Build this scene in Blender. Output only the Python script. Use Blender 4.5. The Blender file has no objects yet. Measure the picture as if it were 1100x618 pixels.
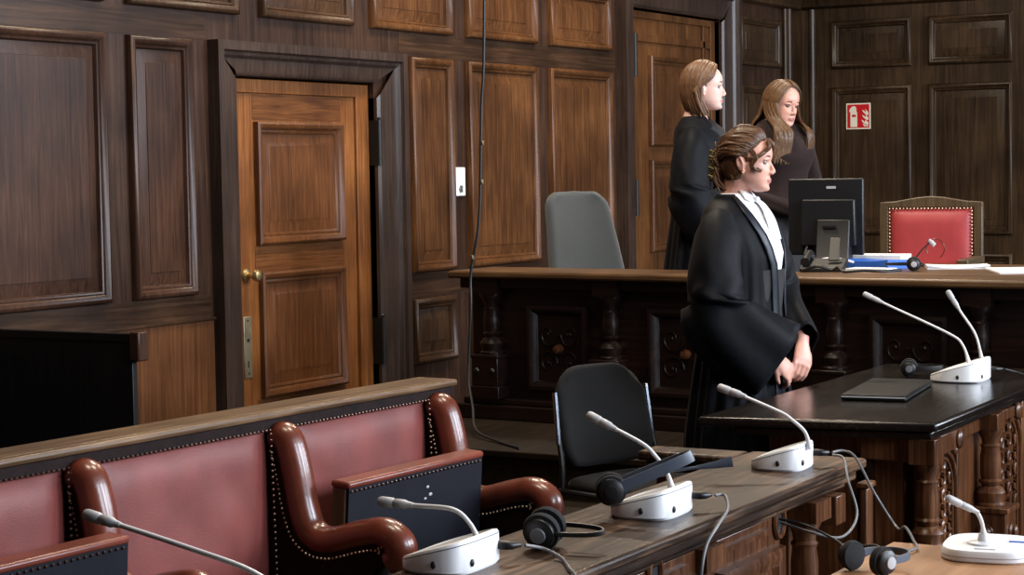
import bpy, bmesh, math, random
from mathutils import Vector, Matrix, Euler, noise
random.seed(7)
PI = math.pi
R = math.radians
V = Vector
C = bpy.context.scene.collection
SC = bpy.context.scene

# ------------------------------------------------------------------ camera, light, exposure
CAM_H = 1.58
cam_d = bpy.data.cameras.new('camera')
cam = bpy.data.objects.new('camera', cam_d); C.objects.link(cam)
cam_d.sensor_width = 36.0
cam_d.lens = 36.0 * 2100.0 / 1100.0
cam_d.clip_start = 0.05; cam_d.clip_end = 100
fw = V((-0.49666, 0.86588, -0.05972)).normalized()
rt = V((0.86757, 0.49703, -0.01613)).normalized()
up = rt.cross(fw).normalized(); rt = fw.cross(up)
cam.matrix_world = Matrix(((rt.x, up.x, -fw.x, 0), (rt.y, up.y, -fw.y, 0), (rt.z, up.z, -fw.z, CAM_H), (0, 0, 0, 1)))
SC.camera = cam
SC.view_settings.view_transform = 'Standard'
SC.view_settings.look = 'None'
SC.view_settings.exposure = 0.0
SC.view_settings.gamma = 1.0
SC.view_settings.use_curve_mapping = False
wd = bpy.data.worlds.new('world'); SC.world = wd; wd.use_nodes = True
wd.node_tree.nodes['Background'].inputs[0].default_value = (0.75, 0.85, 1.0, 1)
wd.node_tree.nodes['Background'].inputs[1].default_value = 0.35

def area(name, loc, target, sx, sy, power, col, spread=180):
    l = bpy.data.lights.new(name, 'AREA'); l.shape = 'RECTANGLE'; l.size = sx; l.size_y = sy
    l.energy = power; l.color = col; l.spread = R(spread)
    o = bpy.data.objects.new(name, l); C.objects.link(o); o.location = loc
    o.rotation_euler = (V(target) - V(loc)).to_track_quat('-Z', 'Y').to_euler()
    return o
WIN_Y = (3.6, 6.9, 10.2, 13.5)
for wy, pw in zip(WIN_Y, (320, 540, 430, 380)):   # daylight through the four tall windows of the right-hand wall
    area('window_daylight', (4.45, wy, 3.4), (-3.0, wy - 0.4, 1.2), 2.0, 2.6, pw, (0.80, 0.88, 1.0))
for lx, ly, pw in ((-4.4, 7.8, 140), (-4.2, 10.6, 140), (-2.2, 5.6, 70), (-2.7, 4.0, 45)):   # warm ceiling luminaires
    area('ceiling_luminaire', (lx, ly, 4.7), (lx, ly, 0), 0.9, 0.6, pw, (1.0, 0.85, 0.66))

# ------------------------------------------------------------------ materials
MATS = {}
def newmat(name):
    m = bpy.data.materials.new(name); m.use_nodes = True
    nt = m.node_tree; b = nt.nodes['Principled BSDF']
    return m, nt, b
def rgb(r, g, b): return (r, g, b, 1)
def wood(name, dark, mid, light, axis='z', rough=0.4, scale=1.0, bump=0.12, coat=0.0, spec=0.4, lo=0.30, hi=0.80):
    m, nt, b = newmat(name); N = nt.nodes; L = nt.links
    tc = N.new('ShaderNodeTexCoord'); mp = N.new('ShaderNodeMapping')
    k = {'x': (2.4, 58, 58), 'y': (58, 2.4, 58), 'z': (58, 58, 2.4)}[axis]
    mp.inputs['Scale'].default_value = [q * scale for q in k]
    L.new(tc.outputs['Object'], mp.inputs[0])
    n1 = N.new('ShaderNodeTexNoise'); n1.inputs['Scale'].default_value = 1.0; n1.inputs['Detail'].default_value = 8
    n1.inputs['Roughness'].default_value = 0.62; n1.inputs['Distortion'].default_value = 0.6
    L.new(mp.outputs[0], n1.inputs[0])
    n2 = N.new('ShaderNodeTexNoise'); n2.inputs['Scale'].default_value = 2.3; n2.inputs['Detail'].default_value = 4
    L.new(tc.outputs['Object'], n2.inputs[0])
    mx = N.new('ShaderNodeMath'); mx.operation = 'MULTIPLY_ADD'; mx.inputs[1].default_value = 0.45
    L.new(n2.outputs[0], mx.inputs[0])
    m2 = N.new('ShaderNodeMath'); m2.operation = 'MULTIPLY'; m2.inputs[1].default_value = 0.62
    L.new(n1.outputs[0], m2.inputs[0]); L.new(m2.outputs[0], mx.inputs[2])
    cr = N.new('ShaderNodeValToRGB'); e = cr.color_ramp.elements
    e[0].position = lo; e[0].color = rgb(*dark); e[1].position = hi; e[1].color = rgb(*light)
    x = cr.color_ramp.elements.new(0.48 * lo + 0.52 * hi); x.color = rgb(*mid)
    L.new(mx.outputs[0], cr.inputs[0]); L.new(cr.outputs[0], b.inputs['Base Color'])
    rr = N.new('ShaderNodeMapRange'); rr.inputs['To Min'].default_value = rough - 0.06; rr.inputs['To Max'].default_value = rough + 0.1
    L.new(n1.outputs[0], rr.inputs[0]); L.new(rr.outputs[0], b.inputs['Roughness'])
    bp = N.new('ShaderNodeBump'); bp.inputs['Strength'].default_value = bump; bp.inputs['Distance'].default_value = 0.004
    L.new(n1.outputs[0], bp.inputs['Height']); L.new(bp.outputs[0], b.inputs['Normal'])
    b.inputs['Coat Weight'].default_value = coat; b.inputs['Coat Roughness'].default_value = 0.18
    b.inputs['Specular IOR Level'].default_value = spec
    MATS[name] = m; return m
def plain(name, c, rough=0.5, metal=0.0, var=0.08, nscale=14, bump=0.0, bscale=200, coat=0.0, sheen=0.0, spec=0.5, sss=0.0):
    m, nt, b = newmat(name); N = nt.nodes; L = nt.links
    tc = N.new('ShaderNodeTexCoord'); n1 = N.new('ShaderNodeTexNoise'); n1.inputs['Scale'].default_value = nscale; n1.inputs['Detail'].default_value = 5
    L.new(tc.outputs['Object'], n1.inputs[0])
    cr = N.new('ShaderNodeValToRGB'); e = cr.color_ramp.elements
    e[0].position = 0.3; e[0].color = rgb(*[q * (1 - var) for q in c]); e[1].position = 0.7; e[1].color = rgb(*[min(1, q * (1 + var)) for q in c])
    L.new(n1.outputs[0], cr.inputs[0]); L.new(cr.outputs[0], b.inputs['Base Color'])
    b.inputs['Roughness'].default_value = rough; b.inputs['Metallic'].default_value = metal
    b.inputs['Specular IOR Level'].default_value = spec
    b.inputs['Coat Weight'].default_value = coat
    if sheen: b.inputs['Sheen Weight'].default_value = sheen
    if sss:
        b.inputs['Subsurface Weight'].default_value = sss; b.inputs['Subsurface Radius'].default_value = (0.01, 0.004, 0.002)
        b.inputs['Subsurface Scale'].default_value = 0.6
    if bump:
        n2 = N.new('ShaderNodeTexNoise'); n2.inputs['Scale'].default_value = bscale; n2.inputs['Detail'].default_value = 3
        L.new(tc.outputs['Object'], n2.inputs[0])
        bp = N.new('ShaderNodeBump'); bp.inputs['Strength'].default_value = bump; bp.inputs['Distance'].default_value = 0.003
        L.new(n2.outputs[0], bp.inputs['Height']); L.new(bp.outputs[0], b.inputs['Normal'])
    MATS[name] = m; return m

wood('rail', (0.0095, 0.0046, 0.0025), (0.0351, 0.0173, 0.0092), (0.0808, 0.0410, 0.0201), 'y', 0.31, 0.8, 0.2, 0, 0.30, 0.34, 0.74)
wood('stile', (0.0095, 0.0046, 0.0033), (0.0351, 0.0173, 0.0109), (0.0760, 0.0383, 0.0217), 'z', 0.31, 0.8, 0.2, 0, 0.30, 0.34, 0.74)
wood('panel', (0.0240, 0.0090, 0.0034), (0.0800, 0.0315, 0.0110), (0.1750, 0.0729, 0.0247), 'z', 0.31, 1.2, 0.2, 0, 0.30, 0.36, 0.72)
wood('panel_dark', (0.0140, 0.0072, 0.0034), (0.0420, 0.0198, 0.0093), (0.0900, 0.0450, 0.0213), 'z', 0.33, 1.0, 0.2, 0, 0.3, 0.36, 0.72)
wood('panel_plum', (0.0123, 0.0055, 0.0033), (0.0408, 0.0182, 0.0109), (0.0874, 0.0401, 0.0217), 'z', 0.31, 1.5, 0.2, 0, 0.30, 0.34, 0.74)
wood('far_wood', (0.0100, 0.0058, 0.0033), (0.0380, 0.0204, 0.0095), (0.0800, 0.0436, 0.0199), 'z', 0.33, 0.8, 0.2, 0, 0.32, 0.36, 0.72)
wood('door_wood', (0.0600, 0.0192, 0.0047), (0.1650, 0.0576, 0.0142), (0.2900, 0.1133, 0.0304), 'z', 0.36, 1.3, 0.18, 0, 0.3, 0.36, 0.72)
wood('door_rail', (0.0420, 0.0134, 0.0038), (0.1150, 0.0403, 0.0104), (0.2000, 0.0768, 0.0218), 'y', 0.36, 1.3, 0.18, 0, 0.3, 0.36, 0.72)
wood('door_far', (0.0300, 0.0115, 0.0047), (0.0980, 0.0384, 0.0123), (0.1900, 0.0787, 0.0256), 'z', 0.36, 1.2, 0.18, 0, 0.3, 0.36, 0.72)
wood('door_panel', (0.0360, 0.0125, 0.0038), (0.0950, 0.0336, 0.0104), (0.1700, 0.0653, 0.0209), 'z', 0.36, 1.5, 0.18, 0, 0.3, 0.36, 0.72)
wood('casing', (0.01, 0.006, 0.005), (0.038, 0.023, 0.017), (0.085, 0.054, 0.04), 'z', 0.29, 1.0, 0.2)
wood('red_wood', (0.0320, 0.0100, 0.0030), (0.0850, 0.0310, 0.0100), (0.1500, 0.0600, 0.0200), 'z', 0.4, 0.7, 0.15, 0, 0.3, 0.36, 0.72)
wood('bench_dark', (0.003, 0.0015, 0.001), (0.01, 0.0045, 0.003), (0.028, 0.012, 0.007), 'x', 0.30, 0.9, 0.15, 0.0, 0.4)
wood('bench_top', (0.03, 0.014, 0.006), (0.105, 0.053, 0.023), (0.21, 0.115, 0.053), 'x', 0.36, 0.9, 0.15, 0, 0.35, 0.34, 0.72)
wood('counter_top', (0.004, 0.0022, 0.0015), (0.028, 0.014, 0.008), (0.17, 0.095, 0.053), 'y', 0.34, 1.2, 0.3, 0, 0.28, 0.38, 0.68)
wood('carved', (0.012, 0.004, 0.002), (0.085, 0.031, 0.012), (0.24, 0.098, 0.038), 'z', 0.28, 1.0, 0.15, 0.1, 0.4, 0.34, 0.74)
wood('desk_top', (0.003, 0.0025, 0.002), (0.009, 0.006, 0.005), (0.03, 0.02, 0.014), 'y', 0.20, 1.4, 0.2, 0.1, 0.4, 0.36, 0.75)
wood('rail_top', (0.03, 0.016, 0.008), (0.115, 0.065, 0.032), (0.24, 0.145, 0.075), 'y', 0.36, 1.0, 0.2, 0, 0.3, 0.34, 0.70)
wood('tan_wood', (0.20, 0.092, 0.042), (0.34, 0.17, 0.080), (0.45, 0.24, 0.125), 'y', 0.4, 0.7, 0.08)
wood('chair_wood', (0.035, 0.022, 0.011), (0.085, 0.055, 0.028), (0.15, 0.10, 0.052), 'z', 0.4, 1.2, 0.15)
wood('floor_wood', (0.004, 0.0025, 0.0015), (0.015, 0.009, 0.005), (0.035, 0.021, 0.012), 'y', 0.4, 0.5, 0.1, 0, 0.3)
wood('black_wood', (0.0025, 0.002, 0.002), (0.006, 0.005, 0.005), (0.014, 0.011, 0.010), 'z', 0.38, 1.0, 0.1)
plain('leather', (0.185, 0.046, 0.039), 0.48, var=0.25, nscale=5, bump=0.25, bscale=260, spec=0.32)
plain('leather_roll', (0.130, 0.027, 0.013), 0.30, var=0.35, nscale=11, bump=0.1, bscale=120, coat=0.25)
plain('leather_edge', (0.150, 0.032, 0.018), 0.36, var=0.25, nscale=9, bump=0.1, bscale=150)
plain('leather_side', (0.012, 0.0045, 0.0035), 0.65, var=0.5, nscale=22, bump=0.25, bscale=120, spec=0.15)
plain('navy', (0.0060, 0.0068, 0.012), 0.7, var=0.15, bump=0.2, bscale=400, spec=0.2)
plain('red_leather', (0.42, 0.055, 0.058), 0.42, var=0.1, nscale=10, bump=0.3, bscale=320)
plain('nail', (0.17, 0.10, 0.075), 0.30, 0.8)
plain('brass_nail', (0.55, 0.40, 0.23), 0.32, 0.9)
plain('brass', (0.62, 0.46, 0.22), 0.30, 0.9)
plain('old_brass', (0.30, 0.25, 0.16), 0.42, 0.8, var=0.25)
plain('black_iron', (0.008, 0.008, 0.008), 0.45, 0.3)
plain('blue_lit_post', (0.45, 0.50, 0.60), 0.18, 1.0)  # bright blue colour standing in for cool light on the chair posts
plain('white_plastic', (0.90, 0.91, 0.93), 0.35, var=0.02)
plain('grey_plastic', (0.46, 0.46, 0.47), 0.4, var=0.04)
plain('mid_grey', (0.13, 0.135, 0.145), 0.45, var=0.05)
plain('slate_plastic', (0.070, 0.085, 0.115), 0.42, var=0.05)
plain('black_plastic', (0.006, 0.006, 0.007), 0.45, var=0.1)
plain('monitor_black', (0.0045, 0.005, 0.0068), 0.45, var=0.1, bump=0.1, bscale=500)
plain('foam', (0.014, 0.014, 0.016), 0.95, var=0.25, nscale=300, bump=0.5, bscale=600)
plain('cable', (0.009, 0.009, 0.010), 0.5, var=0.05)
plain('grey_cable', (0.13, 0.13, 0.135), 0.45, var=0.05)
plain('gooseneck', (0.74, 0.74, 0.75), 0.34, 0.0, var=0.03)
plain('laptop', (0.004, 0.0045, 0.0055), 0.38, var=0.1, spec=0.3)
plain('fabric_black', (0.007, 0.007, 0.0075), 0.95, var=0.5, nscale=350, bump=0.3, bscale=500, sheen=0.05, spec=0.2)
plain('fabric_grey', (0.062, 0.074, 0.084), 0.95, var=0.25, nscale=300, bump=0.3, bscale=450, sheen=0.2)
plain('paper', (0.86, 0.86, 0.87), 0.8, var=0.02)
plain('blue_card', (0.030, 0.13, 0.55), 0.5, var=0.05)
plain('plaster', (0.20, 0.17, 0.14), 0.9, var=0.05)
plain('sign_red', (0.60, 0.006, 0.012), 0.45, var=0.03)
plain('sign_cream', (0.86, 0.80, 0.62), 0.5, var=0.02)
plain('label_grey', (0.42, 0.43, 0.45), 0.4, var=0.02)
plain('glass_pane', (0.7, 0.8, 0.9), 0.1, var=0.02)
plain('robe', (0.0030, 0.0036, 0.0055), 0.6, var=0.25, nscale=30, bump=0.1, bscale=420, sheen=0.02, spec=0.12)
plain('robe_satin', (0.004, 0.006, 0.013), 0.42, var=0.2, nscale=20, bump=0.1, bscale=300, spec=0.35)
plain('knit_brown', (0.020, 0.010, 0.009), 0.85, var=0.2, nscale=120, bump=0.4, bscale=300, sheen=0.05, spec=0.2)
plain('skirt_black', (0.008, 0.008, 0.009), 0.8)
plain('shirt_white', (0.82, 0.83, 0.87), 0.75, var=0.03, bump=0.15, bscale=60)
plain('skin', (0.70, 0.36, 0.27), 0.45, var=0.06, nscale=30, sss=0.12)
plain('skin_pale', (0.80, 0.50, 0.41), 0.45, var=0.05, nscale=30, sss=0.12)
plain('lips', (0.50, 0.19, 0.16), 0.4, var=0.05)
plain('eye_white', (0.26, 0.22, 0.20), 0.2, var=0.02)
plain('iris', (0.030, 0.022, 0.016), 0.15, var=0.1)
def hairmat(name, a, b):
    wood(name, tuple(q * 0.45 for q in a), a, b, 'z', 0.42, 4.0, 0.15, 0.0, 0.4)
hairmat('hair_brown', (0.075, 0.032, 0.014), (0.21, 0.102, 0.045))
hairmat('hair_light', (0.12, 0.056, 0.026), (0.29, 0.155, 0.078))
hairmat('hair_auburn', (0.080, 0.033, 0.013), (0.25, 0.118, 0.048))
hairmat('hair_gold', (0.105, 0.052, 0.024), (0.30, 0.165, 0.078))
plain('brow', (0.060, 0.028, 0.014), 0.7)
plain('clip', (0.25, 0.22, 0.10), 0.2, 0.3, var=0.6, nscale=60)

# ------------------------------------------------------------------ mesh builder
class MB:
    def __init__(s, M=None):
        s.v = []; s.f = []; s.mi = []; s.M = M; s.cur = 0
    def add(s, vs, fs):
        o = len(s.v)
        for p in vs:
            p = V(p); s.v.append(s.M @ p if s.M else p)
        for f in fs:
            s.f.append([i + o for i in f]); s.mi.append(s.cur)
    def box(s, x0, x1, y0, y1, z0, z1):
        vs = [(x, y, z) for z in (z0, z1) for y in (y0, y1) for x in (x0, x1)]
        s.add(vs, [(0, 2, 3, 1), (4, 5, 7, 6), (0, 1, 5, 4), (2, 6, 7, 3), (0, 4, 6, 2), (1, 3, 7, 5)])
    def prism(s, poly, d0, d1, ax='y'):
        n = len(poly)
        def mk(p, d): return {'y': (p[0], d, p[1]), 'x': (d, p[0], p[1]), 'z': (p[0], p[1], d)}[ax]
        vs = [mk(p, d0) for p in poly] + [mk(p, d1) for p in poly]
        fs = [(i, (i + 1) % n, n + (i + 1) % n, n + i) for i in range(n)] + [list(range(n))[::-1], list(range(n, 2 * n))]
        s.add(vs, fs)
    def loft(s, rings, cap0=True, cap1=True, closed=True):
        n = len(rings[0]); vs = [p for r in rings for p in r]; fs = []
        for a in range(len(rings) - 1):
            for i in range(n if closed else n - 1):
                j = (i + 1) % n
                fs.append((a * n + i, a * n + j, (a + 1) * n + j, (a + 1) * n + i))
        if cap0: fs.append(list(range(n))[::-1])
        if cap1: fs.append([(len(rings) - 1) * n + i for i in range(n)])
        s.add(vs, fs)
    def tube(s, pts, rad, n=10, cap=True, ref=None):
        pts = [V(p) for p in pts]; m = len(pts)
        if not isinstance(rad, (list,)): rad = [rad] * m
        rings = []; side = None
        for i in range(m):
            t = (pts[min(i + 1, m - 1)] - pts[max(i - 1, 0)])
            t = t.normalized() if t.length > 1e-9 else V((0, 0, 1))
            if ref is not None:
                sd = t.cross(V(ref)); sd = sd.normalized() if sd.length > 1e-6 else V((1, 0, 0))
            elif side is None:
                q = V((0, 0, 1)) if abs(t.z) < 0.9 else V((1, 0, 0)); sd = t.cross(q).normalized()
            else:
                sd = (side - t * side.dot(t)); sd = sd.normalized() if sd.length > 1e-6 else side
            side = sd; u2 = sd.cross(t)
            r = rad[i]; ra, rb = r if isinstance(r, tuple) else (r, r)
            rings.append([pts[i] + sd * (ra * math.cos(2 * PI * k / n)) + u2 * (rb * math.sin(2 * PI * k / n)) for k in range(n)])
        s.loft(rings, cap, cap)
    def lathe(s, prof, c=(0, 0, 0), n=20, axis='z'):
        rings = []
        for r, h in prof:
            ring = []
            for k in range(n):
                a = 2 * PI * k / n; x, y = r * math.cos(a), r * math.sin(a)
                p = {'z': (x, y, h), 'x': (h, x, y), 'y': (y, h, x)}[axis]
                ring.append(V(p) + V(c))
            rings.append(ring)
        s.loft(rings)
    def ell(s, c, r, n=16, m=10, rot=None):
        rings = []
        for j in range(m + 1):
            e = -PI / 2 + PI * j / m; ce = max(math.cos(e), 0.02)
            ring = []
            for k in range(n):
                a = 2 * PI * k / n; p = V((r[0] * ce * math.cos(a), r[1] * ce * math.sin(a), r[2] * math.sin(e)))
                if rot is not None: p = rot @ p
                ring.append(p + V(c))
            rings.append(ring)
        s.loft(rings)
    def ringframe(s, u0, u1, z0, z1, prof):
        """mitred moulding in the (u, v, h) frame: prof = (inset, height) pairs"""
        rings = []
        for d, h in prof:
            rings.append([V((u0 + d, z0 + d, h)), V((u1 - d, z0 + d, h)), V((u1 - d, z1 - d, h)), V((u0 + d, z1 - d, h))])
        s.loft(rings, False, False)
def cr(pts, n=6):
    """smooth curve through points"""
    pts = [V(p) for p in pts]; out = []
    for i in range(len(pts) - 1):
        p0 = pts[max(i - 1, 0)]; p1 = pts[i]; p2 = pts[i + 1]; p3 = pts[min(i + 2, len(pts) - 1)]
        for k in range(n):
            t = k / n
            out.append(0.5 * ((2 * p1) + (p2 - p0) * t + (2 * p0 - 5 * p1 + 4 * p2 - p3) * t * t + (3 * p1 - p0 - 3 * p2 + p3) * t ** 3))
    out.append(pts[-1]); return out

def obj(name, mb, mats, parent=None, bevel=0, smooth=True, angle=40, subsurf=0, solid=0, kind=None):
    me = bpy.data.meshes.new(name); me.from_pydata([tuple(p) for p in mb.v], [], mb.f)
    for m in (mats if isinstance(mats, (list, tuple)) else [mats]): me.materials.append(MATS[m])
    for p, i in zip(me.polygons, mb.mi): p.material_index = i
    bm = bmesh.new(); bm.from_mesh(me); bmesh.ops.recalc_face_normals(bm, faces=bm.faces); bm.to_mesh(me); bm.free()
    if smooth:
        me.shade_smooth(); me.set_sharp_from_angle(angle=R(angle))
    o = bpy.data.objects.new(name, me); C.objects.link(o)
    if parent: o.parent = parent
    if solid:
        q = o.modifiers.new('solid', 'SOLIDIFY'); q.thickness = solid; q.offset = 0
    if bevel:
        q = o.modifiers.new('bevel', 'BEVEL'); q.width = bevel; q.segments = 2; q.limit_method = 'ANGLE'; q.angle_limit = R(35)
    if subsurf:
        q = o.modifiers.new('sub', 'SUBSURF'); q.levels = subsurf; q.render_levels = subsurf
    if kind: o['kind'] = kind
    return o
def tag(o, label, cat, group=None):
    o['label'] = label; o['category'] = cat
    if group: o['group'] = group
    return o
def thing(name, label, cat, loc=(0, 0, 0), rz=0, group=None):
    o = bpy.data.objects.new(name, None); C.objects.link(o); o.location = loc; o.rotation_euler = (0, 0, rz)
    o.empty_display_size = 0.1
    return tag(o, label, cat, group)
def lab(o, s): o['label'] = s; return o
def copy_thing(root, loc, rz, label):
    r = root.copy(); C.objects.link(r); r.location = loc; r.rotation_euler = (0, 0, rz); r['label'] = label
    for ch in root.children:
        c = ch.copy(); C.objects.link(c); c.parent = r
        for g in ch.children:
            d = g.copy(); C.objects.link(d); d.parent = c
    return r

# ------------------------------------------------------------------ the room
XW, YF, XR, YN, ZC = -6.055, 15.4, 4.6, -3.0, 4.9
m = MB(); m.box(XW - 0.3, XR + 0.3, YN - 0.3, YF + 0.3, -0.1, 0.0); obj('floor', m, 'floor_wood', kind='structure')
m = MB(); m.box(XW - 0.3, XR + 0.3, YN - 0.3, YF + 0.3, ZC, ZC + 0.1); obj('ceiling', m, 'plaster', kind='structure')
LW = Matrix(((0, 0, 1, XW), (1, 0, 0, 0), (0, 1, 0, 0), (0, 0, 0, 1)))       # (u, v, h) -> left wall
FW = Matrix(((1, 0, 0, 0), (0, 0, -1, YF), (0, 1, 0, 0), (0, 0, 0, 1)))      # (u, v, h) -> far wall
BOL = [(0, 0), (0.001, 0.026), (0.008, 0.036), (0.020, 0.040), (0.032, 0.034), (0.043, 0.018), (0.047, 0.021), (0.054, 0.018), (0.062, 0.0)]
def panel_mb(M, u0, u1, z0, z1, bev=0.055):
    a = MB(M); a.ringframe(u0, u1, z0, z1, BOL)
    i = 0.062
    b = [(i, 0.0015), (i + bev, 0.013), (i + bev + 0.004, 0.013), (i + bev + 0.006, 0.016), (i + bev + 0.012, 0.016)]
    a.ringframe(u0, u1, z0, z1, b)
    d = i + bev + 0.012
    a.add([(u0 + d, z0 + d, 0.016), (u1 - d, z0 + d, 0.016), (u1 - d, z1 - d, 0.016), (u0 + d, z1 - d, 0.016)], [(0, 1, 2, 3)])
    return a
m = MB()                                                  # left wall with two door openings
T = 0.3
for y0, y1, z0, z1 in ((YN, 7.80, 0, ZC), (9.05, 12.27, 0, ZC), (13.78, YF, 0, ZC), (7.80, 9.05, 2.075, ZC), (12.27, 13.78, 2.70, ZC), (7.80, 9.05, 0, ZC), (12.27, 13.78, 0, ZC)):
    back = (y0, y1) in ((7.80, 9.05), (12.27, 13.78)) and z0 == 0
    m.box(XW - T, XW - 0.12 if back else XW, y0, y1, z0, z1)
wl = obj('wall_left', m, 'stile', kind='structure')
m = MB()
for y0, y1 in ((-1.0, 7.58), (9.31, 12.02)):
    m.box(XW - 0.05, XW + 0.002, y0, y1, 2.240, 2.368)
    m.box(XW - 0.05, XW + 0.002, y0, y1, 0.86, 0.995)
lab(obj('wall_rail', m, 'rail', wl), 'horizontal rails of the panelling')
PW = {'w': 0.87, 'n': 0.457}
rows = [(5.92, 6.835, 'panel_plum'), (4.9, 5.8, 'panel_plum'), (3.9, 4.8, 'panel_plum'), (7.0, 7.455, 'panel_plum'), (9.40, 9.86, 'panel'), (10.03, 10.888, 'panel'), (11.052, 11.92, 'panel'), (14.15, 14.975, 'far_wood')]
for u0, u1, mt in rows:
    z1 = 2.222 if u0 > 14 else 2.236
    obj('wall_panel', panel_mb(LW, u0, u1, 1.004, z1), mt, wl)
for u0, u1 in ((3.9, 4.8), (4.9, 5.8), (5.92, 6.835), (7.0, 7.832), (8.015, 8.836), (9.016, 9.858), (10.036, 10.89), (11.06, 11.922), (14.15, 14.975)):
    obj('wall_panel', panel_mb(LW, u0, u1, 2.376, 2.757), 'panel' if 8.9 < u0 < 12 else ('far_wood' if u0 > 12 else 'panel_dark'), wl)
for u0, u1 in ((9.39, 9.856), (10.03, 10.888), (11.052, 11.92), (14.15, 14.975)):
    obj('wall_panel', panel_mb(LW, u0, u1, 0.475, 0.852), 'panel_dark', wl)
# reddish wainscot and its cap
m = MB(); m.box(XW, XW + 0.020, 2.0, 7.575, 0.12, 0.872); obj('wall_wainscot', m, 'red_wood', wl)
m = MB(); m.box(XW, XW + 0.034, 2.0, 7.58, 0.872, 0.888); obj('wall_wainscot_cap', m, 'rail', wl, bevel=0.004)
# cornice and corner posts
m = MB()
m.prism([(0, 2.86), (0.05, 2.88), (0.06, 2.93), (0.12, 3.0), (0.14, 3.06), (0, 3.10)], 14.0, YF, 'y')
for i in range(len(m.v)): m.v[i].x += XW
n0 = len(m.v)
m.prism([(YF, 2.87), (YF - 0.05, 2.89), (YF - 0.06, 2.94), (YF - 0.12, 3.0), (YF - 0.14, 3.06), (YF, 3.10)], XW, XR, 'x')
obj('trim_1', m, 'far_wood', kind='structure')
m = MB()
m.box(XW, XW + 0.05, 15.04, 15.13, 0, 2.86); m.tube([(XW + 0.05, 15.085, 0), (XW + 0.05, 15.085, 2.86)], 0.022, 10)
m.tube([(XW + 0.03, 15.045, 0), (XW + 0.03, 15.045, 2.86)], 0.016, 10)
m.box(XW, XW + 0.08, 15.30, YF, 0, 2.86)
m.box(XW, XW + 0.11, YF - 0.05, YF, 0, 2.86)
m.tube([(XW + 0.13, YF - 0.012, 0), (XW + 0.13, YF - 0.012, 2.87)], 0.030, 12)
obj('trim_2', m, 'far_wood', kind='structure')
# far wall
m = MB(); m.box(XW - T, XR + T, YF, YF + T, 0, ZC); wf = obj('wall_back', m, 'far_wood', kind='structure')
u = -5.755
for k in range(6):
    obj('wall_panel', panel_mb(FW, u, u + 0.682, 2.376, 2.765), 'far_wood', wf)
    obj('wall_panel', panel_mb(FW, u, u + 0.682, 1.012, 2.222), 'far_wood', wf)
    obj('wall_panel', panel_mb(FW, u, u + 0.682, 0.47, 0.86), 'far_wood', wf)
    u += 0.822
# window wall (out of the picture, lets the daylight in)
m = MB(); yb = YN
for wy in WIN_Y:
    m.box(XR, XR + T, yb, wy - 1.0, 0, ZC); m.box(XR, XR + T, wy - 1.0, wy + 1.0, 0, 1.1); m.box(XR, XR + T, wy - 1.0, wy + 1.0, 4.5, ZC); yb = wy + 1.0
m.box(XR, XR + T, yb, YF, 0, ZC)
obj('wall_right', m, 'plaster', kind='structure')
for k, wy in enumerate(WIN_Y):
    m = MB()
    for a, b, c, d in ((-1, -0.93, 1.1, 4.5), (0.93, 1, 1.1, 4.5), (-0.93, 0.93, 1.1, 1.17), (-0.93, 0.93, 4.43, 4.5), (-0.03, 0.03, 1.17, 4.43), (-0.93, 0.93, 3.3, 3.36)):
        m.box(XR + 0.1, XR + 0.17, wy + a, wy + b, c, d)
    obj('window_%d' % (k + 1), m, 'plaster', kind='structure')
m = MB(); m.box(XW - T, XR + T, YN - T, YN, 0, ZC); obj('wall_front', m, 'far_wood', kind='structure')

# door casings
def casing(name, y0, y1, y2, y3, ztop, zin, d):
    m = MB()
    prof = [(0, 0), (0, d), (0.045, d), (0.055, d * 0.75), (0.070, d * 0.72), (0.085, d * 0.50)]
    w1 = y1 - y0; w2 = y3 - y2
    pl = prof + [(w1 - 0.02, d * 0.45), (w1, d * 0.3), (w1, -0.06)]
    prr = prof + [(w2 - 0.02, d * 0.45), (w2, d * 0.3), (w2, -0.06)]
    rings_l = [[V((XW + h, y0 + a, 0)), V((XW + h, y0 + a, ztop - a))] for a, h in pl]
    rings_r = [[V((XW + h, y3 - a, 0)), V((XW + h, y3 - a, ztop - a))] for a, h in prr]
    wt = ztop - zin
    def fit(p, w): return [(min(a, w), h) for a, h in p[:-3]] + [(w - 0.02, d * 0.45), (w, d * 0.3), (w, -0.06)]
    ptop = fit(pl, wt)
    for rr in (rings_l, rings_r):
        m.loft(rr, False, False, False)
    n = len(pl)
    rt_ = [[V((XW + ptop[i][1], y0 + pl[i][0], ztop - ptop[i][0])), V((XW + ptop[i][1], y3 - prr[i][0], ztop - ptop[i][0]))] for i in range(n)]
    m.loft(rt_, False, False, False)
    return obj(name, m, 'casing', angle=25, kind='structure')
casing('trim_3', 7.60, 7.80, 9.05, 9.30, 2.243, 2.078, 0.070)
casing('trim_4', 12.03, 12.26, 13.78, 14.03, 2.93, 2.70, 0.085)

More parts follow.
